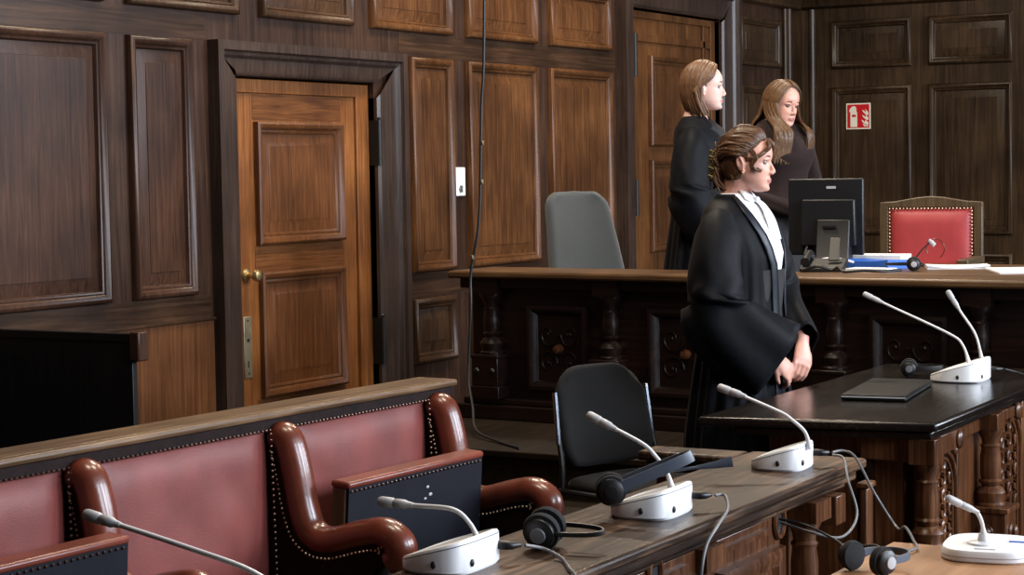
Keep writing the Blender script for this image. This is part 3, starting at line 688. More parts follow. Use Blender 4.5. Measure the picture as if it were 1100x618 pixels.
gc = thing('swivel_chair', 'grey fabric swivel chair behind the left end of the judges bench', 'chair', (-4.625, 8.955, 0.385), R(-40))
a = MB(); rings = []
for j in range(15):
    v = j / 14; z = 0.50 + v * 0.58; ring = []
    hw = 0.225 - 0.055 * v
    k = math.sqrt(max(0, 1 - max(0, (v - 0.86) / 0.14) ** 2.4)); hw *= 0.62 + 0.38 * k
    for i in range(15):
        q = -1 + i / 7; ring.append(V((-0.14 - 0.20 * v ** 1.3 + 0.05 * q * q, q * hw, z)))
    rings.append(ring)
a.loft(rings, False, False, False); obj('backrest', a, 'fabric_grey', gc, solid=0.06, subsurf=1)
a = MB(); a.prism([(0.25 * math.cos(q * PI / 12) * (1 - 0.06 * math.cos(q * PI / 3)), 0.24 * math.sin(q * PI / 12)) for q in range(24)], 0.42, 0.50, 'z'); obj('seat', a, 'fabric_grey', gc, bevel=0.02)
a = MB(); a.tube([(0, 0, 0.08), (0, 0, 0.42)], 0.028, 10); a.tube([(-0.05, 0, 0.40), (-0.22, 0, 0.44), (-0.235, 0, 0.66)], 0.02, 8); obj('column', a, 'black_plastic', gc)
for q in range(5):
    an = q * 2 * PI / 5; a = MB(); a.tube([(0, 0, 0.10), (0.28 * math.cos(an), 0.28 * math.sin(an), 0.065)], [0.025, 0.016], 8); a.ell((0.28 * math.cos(an), 0.28 * math.sin(an), 0.03), (0.025, 0.025, 0.03), 10, 6); obj('base_leg', a, 'black_plastic', gc)

rc = thing('armchair', 'wooden judges chair with red studded leather back', 'chair', (-3.33, 10.30, 0.385), R(-90 + 6))
# local: +x = front of the chair (towards the room), back panel at x = -0.2
RCM = Matrix(((0, 0, 1, -0.22), (1, 0, 0, 0), (0, 1, 0, 0), (0, 0, 0, 1)))
a = MB(RCM)
top = [(-0.282, 0.985), (-0.245, 0.988), (-0.20, 0.990), (-0.14, 1.000), (-0.07, 1.012), (0, 1.018), (0.07, 1.012), (0.14, 1.000), (0.20, 0.990), (0.245, 0.988), (0.282, 0.985)]
a.prism([(-0.282, 0.0), (-0.235, 0.0)] + [(-0.235, 0.965)] + [(-0.282, 0.965)], 0, 0.045, 'z')
a.prism([(0.235, 0.0), (0.282, 0.0), (0.282, 0.965), (0.235, 0.965)], 0, 0.045, 'z')
a.prism([(-0.282, 0.955), (0.282, 0.955)] + top[::-1], 0, 0.045, 'z')
a.box(-0.235, 0.235, 0.45, 0.52, 0, 0.04)
obj('back_frame', a, 'chair_wood', rc, bevel=0.005)
a = MB(); rings = []
for j in range(11):
    v = j / 10; rings.append([V((-0.19 + 0.028 * math.sin(min(1, min(v, 1 - v) * 6) * PI / 2) * math.sin(min(1, min(i, 12 - i) / 12 * 6) * PI / 2), -0.232 + 0.464 * i / 12, 0.52 + v * 0.437)) for i in range(13)])
a.loft(rings, False, False, False); bp_ = obj('back_cushion', a, 'red_leather', rc, solid=0.004)
a = MB(); nails(a, [(-0.172, -0.226, 0.52), (-0.172, -0.226, 0.950), (-0.172, 0.226, 0.950), (-0.172, 0.226, 0.52)], 0.0056, 0.0195); obj('nail_trim', a, 'brass_nail', bp_)
a = MB(); a.tube([V((-0.160, 0.03 + 0.05 * math.cos(q * PI / 12), 0.73 + 0.055 * math.sin(q * PI / 12))) for q in range(-4, 15)], 0.0022, 6); obj('crease', a, 'leather_roll', bp_)
a = MB(); a.box(-0.20, 0.28, -0.27, 0.27, 0.40, 0.44); a.box(-0.18, 0.27, -0.25, 0.25, 0.44, 0.49); obj('seat', a, 'red_leather', rc, bevel=0.015)
for sy in (-0.26, 0.26):
    a = MB(); a.box(0.22, 0.27, sy - 0.025, sy + 0.025, 0, 0.66); a.box(-0.2, 0.28, sy - 0.03, sy + 0.03, 0.65, 0.69); obj('armrest', a, 'chair_wood', rc, bevel=0.006)

# ------------------------------------------------------------------ microphones
def neck_parts(root, pts, parent=None, head_r=0.0100, nr=0.0047):
    c = cr(pts, 8); n = len(c)
    a = MB(); a.tube(c, [nr * (1.9 - 0.9 * min(1, k / (n * 0.16))) for k in range(n)], 10); g = obj('gooseneck', a, 'gooseneck', parent or root)
    d = (c[-1] - c[-3]).normalized(); e = c[-1] - d * 0.036
    a = MB(); q = [(-0.045, 0.55), (-0.03, 0.75), (-0.026, 0.95), (-0.004, 1.0), (0.0, 0.85), (0.004, 1.08), (0.030, 1.12), (0.036, 0.95), (0.039, 0.45)]
    a.tube([e + d * t for t, r in q], [head_r * r for t, r in q], 14); obj('microphone_head', a, 'grey_plastic', parent or root)
def wedge(root, L=0.165, W=0.205, h0=0.026, h1=0.080):
    """white conference unit: local +x = tall rear, nose at -x"""
    N = 32; foot = []
    for k in range(N):
        an = 2 * PI * k / N; ca, sa = math.cos(an), math.sin(an)
        px = math.copysign(abs(ca) ** (0.55 if ca > 0 else 0.85), ca); py = math.copysign(abs(sa) ** (0.55 if ca > 0 else 0.7), sa)
        foot.append((px * L / 2, py * W / 2))
    def hz(x): t = (x + L / 2) / L; return h0 + (h1 - h0) * t ** 0.85
    rings = [[V((x * 0.95, y * 0.94, 0.0)) for x, y in foot], [V((x, y, 0.006)) for x, y in foot], [V((x, y, hz(x) - 0.006)) for x, y in foot], [V((x * 0.97, y * 0.96, hz(x))) for x, y in foot],
             [V((x * 0.88, y * 0.84, hz(x) + 0.001)) for x, y in foot], [V((x * 0.85, y * 0.80, hz(x * 0.85) - 0.006)) for x, y in foot]]
    a = MB(); a.loft(rings); b = obj('base', a, 'white_plastic', root)
    a = MB(); a.loft([[V((x * 0.80, y * 0.74, hz(x * 0.8) - 0.0058)) for x, y in foot], [V((x * 0.78, y * 0.72, hz(x * 0.78) - 0.003)) for x, y in foot]]); obj('key_panel', a, 'grey_plastic', b)
    a = MB(); a.loft([[V((x * 1.004, y * 1.004, hz(x) - 0.0075)) for x, y in foot], [V((x * 1.004, y * 1.004, hz(x) - 0.0055)) for x, y in foot]], False, False); obj('seam', a, 'mid_grey', b)
    for px_, py_ in ((L / 2 * 0.985, -0.26 * W), (L * 0.12, -W / 2)):
        a = MB(); a.ell((px_, py_, 0.022), (0.004, 0.006, 0.008) if px_ > L * 0.3 else (0.006, 0.004, 0.008), 8, 5); obj('socket', a, 'black_plastic', b)
    a = MB(); a.tube([(L / 2 - 0.006, 0.33 * W, 0.036), (L / 2 + 0.014, 0.33 * W, 0.036), (L / 2 + 0.022, 0.36 * W, 0.035), (L / 2 + 0.030, 0.46 * W, 0.034)], [0.0095, 0.0095, 0.008, 0.005], 10); obj('plug', a, 'black_plastic', b)
    return b
def mic(label, loc, hd, neck, L=0.165, W=0.210, h1=0.070, name='conference_microphone'):
    t = thing(name, label, 'microphone', loc, hd, 'conference microphones')
    wedge(t, L, W, 0.022, h1)
    inv = (Matrix.Translation(loc) @ Matrix.Rotation(hd, 4, 'Z')).inverted()
    for nk in (neck if isinstance(neck[0], list) else [neck]):
        neck_parts(t, [inv @ V(p) for p in nk])
    return t
H1 = R(3)
mic('white wedge microphone unit on the counter with black headphones lying behind it', (-2.075, 3.345, 0.780), H1, [(-2.020, 3.365, 0.835), (-2.036, 3.362, 0.867), (-2.075, 3.360, 0.893), (-2.165, 3.358, 0.895), (-2.250, 3.355, 0.898)])
mic('white wedge microphone unit in the middle of the counter with grey headset over it', (-1.970, 4.065, 0.780), H1, [(-1.928, 4.09, 0.840), (-1.940, 4.09, 0.876), (-1.968, 4.09, 0.910), (-2.001, 4.09, 0.937), (-2.086, 4.09, 0.974), (-2.143, 4.09, 0.998)])
mic('white wedge microphone unit at the far end of the counter next to the desk', (-1.955, 4.835, 0.780), H1, [(-1.872, 4.825, 0.835), (-1.880, 4.815, 0.880), (-1.912, 4.80, 0.914), (-1.944, 4.80, 0.932), (-2.052, 4.80, 0.971), (-2.119, 4.80, 0.991)], L=0.15, W=0.17)
mic('white microphone unit with two goosenecks standing on the black desk top', (-2.150, 7.07, 0.780), R(2), [[(-2.095, 7.00, 0.850), (-2.118, 7.00, 0.915), (-2.167, 7.0, 0.955), (-2.379, 7.0, 1.047), (-2.495, 7.0, 1.097)], [(-2.085, 7.13, 0.850), (-2.103, 7.11, 0.945), (-2.156, 7.1, 1.03), (-2.205, 7.1, 1.106)]], L=0.20, W=0.25, h1=0.084)
mic('microphone at the left edge of the picture reaching across the red bench seat', (-1.99, 2.56, 0.780), H1, [(-1.94, 2.60, 0.835), (-1.955, 2.6, 0.885), (-2.010, 2.6, 0.916), (-2.144, 2.6, 0.944), (-2.299, 2.6, 0.972), (-2.37, 2.6, 0.984)])
# low table microphone
t = thing('table_microphone', 'flat white rounded microphone base with short neck on the tan table', 'microphone', (-1.215, 4.21, 0.72), R(8), 'conference microphones')
a = MB(); N = 40
def sq(rx, ry, z): return [V((math.copysign(abs(math.cos(2 * PI * k / N)) ** 0.62, math.cos(2 * PI * k / N)) * rx, math.copysign(abs(math.sin(2 * PI * k / N)) ** 0.62, math.sin(2 * PI * k / N)) * ry, z)) for k in range(N)]
a.loft([sq(0.096, 0.108, 0), sq(0.100, 0.112, 0.004), sq(0.100, 0.112, 0.020), sq(0.096, 0.108, 0.026), sq(0.090, 0.102, 0.027)]); tb = obj('base', a, 'white_plastic', t)
a = MB(); a.loft([sq(0.1005, 0.1125, 0.011), sq(0.1005, 0.1125, 0.013)], False, False); obj('seam', a, 'grey_plastic', tb)
a = MB(); a.lathe([(0.036, 0.0265), (0.034, 0.031), (0.014, 0.034), (0.010, 0.05)], (-0.01, -0.02, 0), 24); obj('neck_collar', a, 'gooseneck', tb)
a = MB(); a.box(0.040, 0.075, 0.012, 0.022, 0.0265, 0.029); obj('talk_button', a, 'blue_card', tb)
a = MB(); a.box(-0.02, 0.025, -0.088, -0.080, 0.0265, 0.0285); obj('speaker_slot', a, 'grey_plastic', tb)
inv = (Matrix.Translation((-1.215, 4.21, 0.72)) @ Matrix.Rotation(R(8), 4, 'Z')).inverted()
neck_parts(t, [inv @ V(p) for p in [(-1.222, 4.190, 0.765), (-1.225, 4.185, 0.795), (-1.236, 4.176, 0.820), (-1.262, 4.150, 0.838), (-1.285, 4.130, 0.853)]], None, 0.008, 0.0045)

# ------------------------------------------------------------------ headsets
def headset(label, M, band_mat='mid_grey', cap='grey_plastic', R0=0.075, gap=0.14, strip=0.012, pad=0.032):
    """local: cups at y = +-gap/2 with axes along y, headband arcs to +x in the z = 0 plane"""
    t = thing('headphones', label, 'headphones', (0, 0, 0), 0, 'headphones')
    t.matrix_world = M
    pts = [V((R0 * 1.9 * math.sin(PI * k / 24) ** 0.8 * 0.9, -gap / 2 * math.cos(PI * k / 24) * (1 + 0.15 * math.sin(PI * k / 24)), 0)) for k in range(25)]
    a = MB(); a.tube(pts, [(strip if True else 0.004, 0.0028)] * 25, 8, True, ref=(0, 0, 1)) if False else None
    rings = []
    for k, p in enumerate(pts):
        tg = (pts[min(k + 1, 24)] - pts[max(k - 1, 0)]).normalized(); nn = V((tg.y, -tg.x, 0))
        rings.append([p + nn * 0.002 + V((0, 0, -strip)), p + nn * 0.003, p + nn * 0.002 + V((0, 0, strip)), p - nn * 0.002 + V((0, 0, strip)), p - nn * 0.003, p - nn * 0.002 + V((0, 0, -strip))])
    a.loft(rings); obj('headband', a, band_mat, t)
    for s in (-1, 1):
        y = s * gap / 2
        a = MB(); a.lathe([(pad * 0.55, y - s * 0.020), (pad * 0.95, y - s * 0.018), (pad, y - s * 0.010), (pad * 0.96, y - s * 0.002), (pad * 0.5, y)], (-0.004, 0, 0), 22, 'y'); ep = obj('ear_pad', a, 'foam', t)
        a = MB(); a.lathe([(pad * 0.80, y - s * 0.003), (pad * 0.78, y + s * 0.008), (pad * 0.55, y + s * 0.013), (pad * 0.2, y + s * 0.014)], (-0.004, 0, 0), 22, 'y'); obj('cup', a, 'black_plastic', ep)
        a = MB(); a.lathe([(pad * 0.42, y + s * 0.012), (pad * 0.40, y + s * 0.018), (pad * 0.15, y + s * 0.019)], (-0.004, 0, 0), 16, 'y'); obj('cap', a, cap, ep)
    return t
def TM(loc, rz, rx=0, ry=0): return Matrix.Translation(loc) @ Matrix.Rotation(rz, 4, 'Z') @ Matrix.Rotation(ry, 4, 'Y') @ Matrix.Rotation(rx, 4, 'X')
headset('black foam headphones lying on the counter behind the nearest white unit', TM((-1.985, 3.590, 0.822), R(8), R(12)), 'cable', 'mid_grey', 0.075, 0.055, 0.005, 0.042)
hs_ = headset('headphones with wide grey band resting on the middle counter microphone', TM((-2.010, 3.950, 0.852), R(29), 0, R(-22)), 'slate_plastic', 'black_plastic', 0.115, 0.060, 0.013, 0.036)
a = MB(); a.tube([(0.10, -0.020, 0.0), (0.20, -0.020, -0.028)], 0.0035, 8); a.tube([(0.195, -0.02, -0.027), (0.235, -0.02, -0.037), (0.275, -0.02, -0.045)], [(0.003, 0.005), (0.003, 0.008), (0.003, 0.013)], 8, True, ref=(0, 0, 1)); obj('spare_arm', a, 'slate_plastic', hs_)
headset('black headphones standing on the desk beside the closed laptop', TM((-2.36, 7.13, 0.812), R(18)), 'black_plastic', 'mid_grey', 0.07, 0.09, 0.010)
headset('headphones with silver caps lying on the small tan table', TM((-1.385, 3.905, 0.753), R(66), 0), 'slate_plastic', 'grey_plastic', 0.06, 0.105, 0.008)
headset('headphones with a silver cap among the papers on the judges bench', TM((-2.80, 8.50, 1.133), R(200), 0), 'black_plastic', 'grey_plastic', 0.07, 0.07, 0.006)

# ------------------------------------------------------------------ cables
def cable(label, pts, r=0.0035, mat='cable', name='cable'):
    a = MB(); a.tube(cr(pts, 7), r, 8); return tag(obj(name, a, mat), label, 'cable', 'loose cables')
cable('thin black cable hanging down past the left end of the judges bench', [(-4.55, 7.8, 4.85), (-4.597, 7.8, 2.365), (-4.622, 7.8, 1.871), (-4.644, 7.8, 1.368), (-4.693, 7.8, 1.112), (-4.686, 7.78, 0.947), (-4.692, 7.76, 0.642), (-4.60, 7.64, 0.50), (-4.50, 7.5, 0.415), (-4.30, 7.36, 0.393), (-4.12, 7.23, 0.392)], 0.0065)
hc = bpy.data.objects['cable']
for cx_, cy_, cz_ in ((-4.628, 7.794, 1.71), (-4.634, 7.794, 1.53), (-4.692, 7.794, 1.18)):
    a = MB(); a.box(cx_ + 0.004, cx_ + 0.018, cy_ - 0.008, cy_ + 0.008, cz_ - 0.010, cz_ + 0.010); obj('cable_clip', a, 'old_brass', hc, bevel=0.002)
cable('grey cable looping from the far counter microphone down to the headphones on the tan table', [(-1.846, 4.926, 0.814), (-1.825, 4.955, 0.815), (-1.785, 4.94, 0.80), (-1.72, 4.90, 0.716), (-1.66, 4.90, 0.63), (-1.52, 4.55, 0.70), (-1.40, 4.25, 0.728), (-1.37, 4.17, 0.727), (-1.40, 4.08, 0.728)], 0.0035, 'grey_cable')
cable('grey cable drooping from the far counter microphone to the round hole in the counter front', [(-1.842, 4.918, 0.808), (-1.805, 4.90, 0.803), (-1.76, 4.81, 0.76), (-1.72, 4.765, 0.68), (-1.72, 4.66, 0.642), (-1.76, 4.58, 0.66), (-1.858, 4.585, 0.680)], 0.0035, 'grey_cable')
cable('dark cable running from the round counter hole to the tan table', [(-1.858, 4.578, 0.690), (-1.78, 4.57, 0.68), (-1.70, 4.55, 0.655), (-1.60, 4.36, 0.68), (-1.46, 4.17, 0.726), (-1.42, 4.08, 0.726)], 0.0035)
cable('grey cable of the middle counter microphone hanging over the front edge', [(-1.853, 4.170, 0.813), (-1.835, 4.185, 0.812), (-1.80, 4.12, 0.792), (-1.785, 4.03, 0.770), (-1.79, 3.98, 0.735), (-1.79, 3.95, 0.68), (-1.80, 3.96, 0.60)], 0.0038, 'grey_cable')
cable('grey cable of the nearest counter microphone curling over the counter top', [(-1.958, 3.450, 0.813), (-1.935, 3.49, 0.80), (-1.89, 3.48, 0.786), (-1.83, 3.40, 0.786), (-1.77, 3.32, 0.775), (-1.76, 3.24, 0.70)], 0.0038, 'grey_cable')
cable('dark cable behind the white desk microphone running off to the right', [(-2.016, 7.192, 0.813), (-1.98, 7.22, 0.80), (-1.93, 7.25, 0.786), (-1.885, 7.5, 0.785)], 0.0035)

# ------------------------------------------------------------------ things on the desk and judge bench
t = thing('laptop', 'closed black laptop lying on the polished desk', 'laptop', (-2.26, 6.60, 0.780), R(8))
a = MB(); a.box(-0.11, 0.11, -0.29, 0.24, 0.002, 0.014); obj('base', a, 'laptop', t, bevel=0.004)
a = MB(); a.box(-0.11, 0.11, -0.29, 0.24, 0.0155, 0.022); ld = obj('lid', a, 'laptop', t, bevel=0.003)
a = MB(); a.box(-0.012, 0.012, -0.03, -0.012, 0.0218, 0.0223); obj('lid_mark', a, 'black_plastic', ld)
a = MB(); a.box(-0.108, 0.108, -0.2915, -0.2895, 0.012, 0.0165); lab(obj('edge_strip', a, 'grey_plastic', t), 'pale front edge')

BZ = 1.10
t = thing('monitor', 'black computer monitor seen from behind on the judges bench', 'monitor', (-3.322, 8.79, BZ), R(8))
# local: back faces -y
a = MB(); a.box(-0.180, 0.180, 0.005, 0.035, 0.055, 0.418); mo = obj('screen_housing', a, 'monitor_black', t, bevel=0.006)
a = MB(); a.prism([(-0.115, 0.10), (0.150, 0.10), (0.145, 0.320), (-0.105, 0.320)], -0.035, 0.006, 'y'); obj('rear_hump', a, 'monitor_black', mo, bevel=0.006)
a = MB(); a.box(0.005, 0.05, 0.003, 0.006, 0.370, 0.382); lab(obj('maker_badge', a, 'label_grey', mo), 'small grey badge')
a = MB(); a.prism([(-0.11, 0.0), (0.06, 0.0), (0.04, 0.012), (-0.035, 0.225), (-0.045, 0.225), (-0.09, 0.02)], 0.0, 0.155, 'x'); 
for i in range(len(a.v)): a.v[i].x -= 0.030; 
obj('stand', a, 'black_plastic', t, bevel=0.005)
a = MB(); a.box(0.0, 0.065, -0.066, -0.055, 0.185, 0.197); obj('stand_slot', a, 'black_plastic', t)
a = MB(); a.tube(cr([(-0.08, -0.02, 0.11), (-0.09, -0.04, 0.05), (-0.05, -0.07, 0.022), (0.0, -0.10, 0.02)], 6), 0.005, 8); obj('lead', a, 'grey_cable', t)
t = thing('desk_phone', 'dark desk telephone in front of the monitor on the judges bench', 'telephone', (-3.19, 8.42, BZ), R(14))
a = MB(); a.prism([(-0.10, 0.0), (0.10, 0.0), (0.10, 0.055), (-0.10, 0.02)], -0.10, 0.10, 'x'); obj('body', a, 'black_plastic', t, bevel=0.006)
a = MB(); a.tube([(-0.075, -0.09, 0.045), (-0.075, -0.05, 0.058), (-0.075, 0.05, 0.075), (-0.075, 0.09, 0.072)], [0.022, 0.017, 0.017, 0.022], 10); obj('handset', a, 'black_plastic', t)
a = MB(); a.prism([(-0.02, 0.05), (0.0, 0.045), (0.085, 0.145), (0.07, 0.15)], 0.02, 0.07, 'x'); obj('display_flap', a, 'black_plastic', t, bevel=0.003)
def paper(label, loc, rz, w, d, h=0.004, mat='paper', n=1, name='paper_sheet', cat='paper', curl=0.0):
    a = MB()
    for k in range(n):
        rings = []
        for i in range(9):
            q = i / 8; rings.append([V((-w / 2 + w * q, -d / 2, k * 0.003 + curl * (2 * q - 1) ** 2 + h)), V((-w / 2 + w * q, d / 2, k * 0.003 + curl * (2 * q - 1) ** 2 * 0.4 + h)), V((-w / 2 + w * q, d / 2, k * 0.003)), V((-w / 2 + w * q, -d / 2, k * 0.003))])
        a.loft(rings)
    o = obj(name, a, mat); o.location = loc; o.rotation_euler = (0, 0, rz); return tag(o, label, cat)
paper('white papers fanned out on the judges bench in front of the red chair', (-2.70, 8.84, BZ), R(20), 0.28, 0.28, 0.003, n=2, curl=0.012)
paper('white sheets at the right end of the judges bench', (-2.30, 8.62, BZ), R(25), 0.34, 0.42, 0.004, n=2)
paper('stack of white paper behind the blue folder on the judges bench', (-3.15, 9.00, BZ), R(4), 0.30, 0.20, 0.05, n=1, name='paper_stack')
o = paper('bright blue folder lying among the papers beside the monitor', (-3.045, 8.72, BZ + 0.0), R(-14), 0.25, 0.20, 0.035, 'blue_card', 1, 'folder', 'folder', 0.010)
paper('light blue and white booklet at the front edge of the judges bench', (-2.965, 8.42, BZ), R(-4), 0.20, 0.12, 0.016, 'paper', 1, 'booklet', 'booklet')
t = thing('bench_microphone', 'thin dark gooseneck microphone with silver tip in front of the red chair', 'microphone', (-2.93, 8.90, BZ))
a = MB(); a.lathe([(0.05, 0), (0.05, 0.012), (0.03, 0.022), (0.008, 0.026)], (0, 0, 0), 20); obj('base', a, 'black_plastic', t)
a = MB(); a.tube(cr([(0, 0, 0.02), (0.02, 0.005, 0.05), (0.05, 0.0, 0.085), (0.085, 0.0, 0.112)], 6), 0.0032, 8); obj('gooseneck', a, 'black_plastic', t)
a = MB(); a.tube([(0.078, 0, 0.124), (0.088, 0, 0.116), (0.104, 0.0, 0.100)], [0.008, 0.0105, 0.0105], 10); lab(obj('microphone_head', a, 'grey_plastic', t), 'silver tip')
cable('tangle of black leads between the telephone and the booklet', [(-3.24, 8.28, BZ + 0.008), (-3.16, 8.26, BZ + 0.03), (-3.10, 8.28, BZ + 0.012), (-3.06, 8.25, BZ + 0.026), (-3.02, 8.22, BZ + 0.01), (-2.94, 8.24, BZ + 0.014), (-2.86, 8.28, BZ + 0.010), (-2.82, 8.40, BZ + 0.01)], 0.007)
cable('white lead curling around the foot of the monitor', [(-3.36, 8.62, BZ + 0.006), (-3.30, 8.55, BZ + 0.03), (-3.23, 8.56, BZ + 0.05), (-3.17, 8.60, BZ + 0.045), (-3.12, 8.62, BZ + 0.03)], 0.006, 'white_plastic')

# ------------------------------------------------------------------ people
def head_mb(a, M):
    """closed head surface in local coordinates (x = face, y = left, z = up), transformed by M"""
    S = [(-0.118, 0.062, 0.030, 0.020), (-0.110, 0.078, 0.012, 0.034), (-0.100, 0.083, 0.000, 0.042), (-0.088, 0.081, -0.020, 0.050), (-0.072, 0.084, -0.045, 0.0575), (-0.055, 0.084, -0.070, 0.0625),
         (-0.038, 0.083, -0.083, 0.067), (-0.022, 0.083, -0.091, 0.0705), (-0.006, 0.082, -0.096, 0.073), (0.010, 0.091, -0.099, 0.0745), (0.030, 0.092, -0.101, 0.076), (0.050, 0.088, -0.099, 0.0755),
         (0.070, 0.078, -0.093, 0.070), (0.088, 0.062, -0.080, 0.060), (0.102, 0.040, -0.060, 0.044), (0.110, 0.016, -0.038, 0.026), (0.113, -0.004, -0.018, 0.008)]
    N = 40; rings = []
    for z, xf, xb, w in S:
        cx = (xf + xb) / 2; rx = (xf - xb) / 2; ring = []
        for k in range(N):
            an = 2 * PI * k / N; c_, s_ = math.cos(an), math.sin(an)
            p = V((cx + rx * math.copysign(abs(c_) ** 0.92, c_), w * math.copysign(abs(s_) ** 0.88, s_), z))
            if c_ > 0:                                     # eye sockets and cheeks
                for sy in (-1, 1):
                    p.x -= 0.010 * math.exp(-((p.y - sy * 0.031) / 0.014) ** 2 - ((z + 0.004) / 0.013) ** 2)
                    p.x += 0.004 * math.exp(-((p.y - sy * 0.036) / 0.018) ** 2 - ((z + 0.034) / 0.016) ** 2)
            ring.append(M @ p)
        rings.append(ring)
    a.loft(rings)
    def T(pts, rad, n=10): a.tube([M @ V(p) for p in pts], rad, n)
    def E(c, r): a.ell(M @ V(c), r, 12, 8, M.to_3x3())
    T([(0.078, 0, 0.006), (0.084, 0, -0.008), (0.093, 0, -0.026), (0.0985, 0, -0.040), (0.091, 0, -0.049)], [0.007, 0.0065, 0.0078, 0.0098, 0.007])
    for sy in (-1, 1):
        E((0.089, sy * 0.010, -0.045), (0.010, 0.007, 0.0075))
        T([(0.070, sy * 0.046, 0.003), (0.079, sy * 0.034, 0.008), (0.083, sy * 0.020, 0.003)], [0.005, 0.006, 0.004], 8)
        # ear
        E((-0.012, sy * 0.076, -0.012), (0.017, 0.007, 0.029)); T([(-0.004, sy * 0.078, -0.036), (-0.004, sy * 0.083, -0.010), (-0.014, sy * 0.087, 0.014), (-0.028, sy * 0.084, 0.006), (-0.024, sy * 0.080, -0.022)], 0.0045, 8)
        E((-0.003, sy * 0.077, -0.040), (0.008, 0.005, 0.009))
    T([(0.074, -0.024, -0.072), (0.084, -0.012, -0.0690), (0.0875, 0, -0.0700), (0.084, 0.012, -0.0690), (0.074, 0.024, -0.072)], [0.0025, 0.0045, 0.005, 0.0045, 0.0025], 8)
    T([(0.074, -0.023, -0.074), (0.083, -0.011, -0.0785), (0.0855, 0, -0.0795), (0.083, 0.011, -0.0785), (0.074, 0.023, -0.074)], [0.0025, 0.005, 0.0058, 0.005, 0.0025], 8)
    E((0.072, 0, -0.104), (0.014, 0.020, 0.012))
def hand_mb(a, M, side=1, curl=0.6):
    """local: wrist at origin, fingers along +x, thumb towards +y*side, back of the hand +z"""
    def P(p): return M @ V((p[0], p[1] * side, p[2]))
    a.tube([P(p) for p in [(-0.03, 0, 0), (0.0, 0, 0), (0.03, 0.002, 0), (0.065, 0.003, 0.002), (0.092, 0.001, 0)]], [(0.026, 0.018), (0.026, 0.017), (0.034, 0.016), (0.040, 0.0145), (0.036, 0.010)], 14, True, ref=M.to_3x3() @ V((0, 0, 1)))
    for y, L in ((0.030, 0.072), (0.010, 0.080), (-0.011, 0.075), (-0.030, 0.060)):
        pts = [V((0.070, y * 0.9, 0.0))]; an = 0.12; x, z = 0.090, 0.0
        pts.append(V((x, y, z)))
        for f, l in zip((0.8, 1.25, 0.8), (0.45, 0.31, 0.24)):
            an += curl * f; x += L * l * math.cos(an); z -= L * l * math.sin(an); pts.append(V((x, y * 0.94, z)))
        a.tube([P(p) for p in pts], [0.009, 0.0095, 0.0088, 0.0080, 0.0062], 10)
    a.tube([P(p) for p in [(0.015, 0.018, -0.004), (0.040, 0.040, -0.012), (0.066, 0.050, -0.022), (0.088, 0.048, -0.030)]], [0.013, 0.0115, 0.010, 0.0075], 10)
def frame_to(p, d, nrm):
    x = V(d).normalized(); z = V(nrm); z = (z - x * z.dot(x)).normalized(); y = z.cross(x)
    return Matrix(((x.x, y.x, z.x, p[0]), (x.y, y.y, z.y, p[1]), (x.z, y.z, z.z, p[2]), (0, 0, 0, 1)))
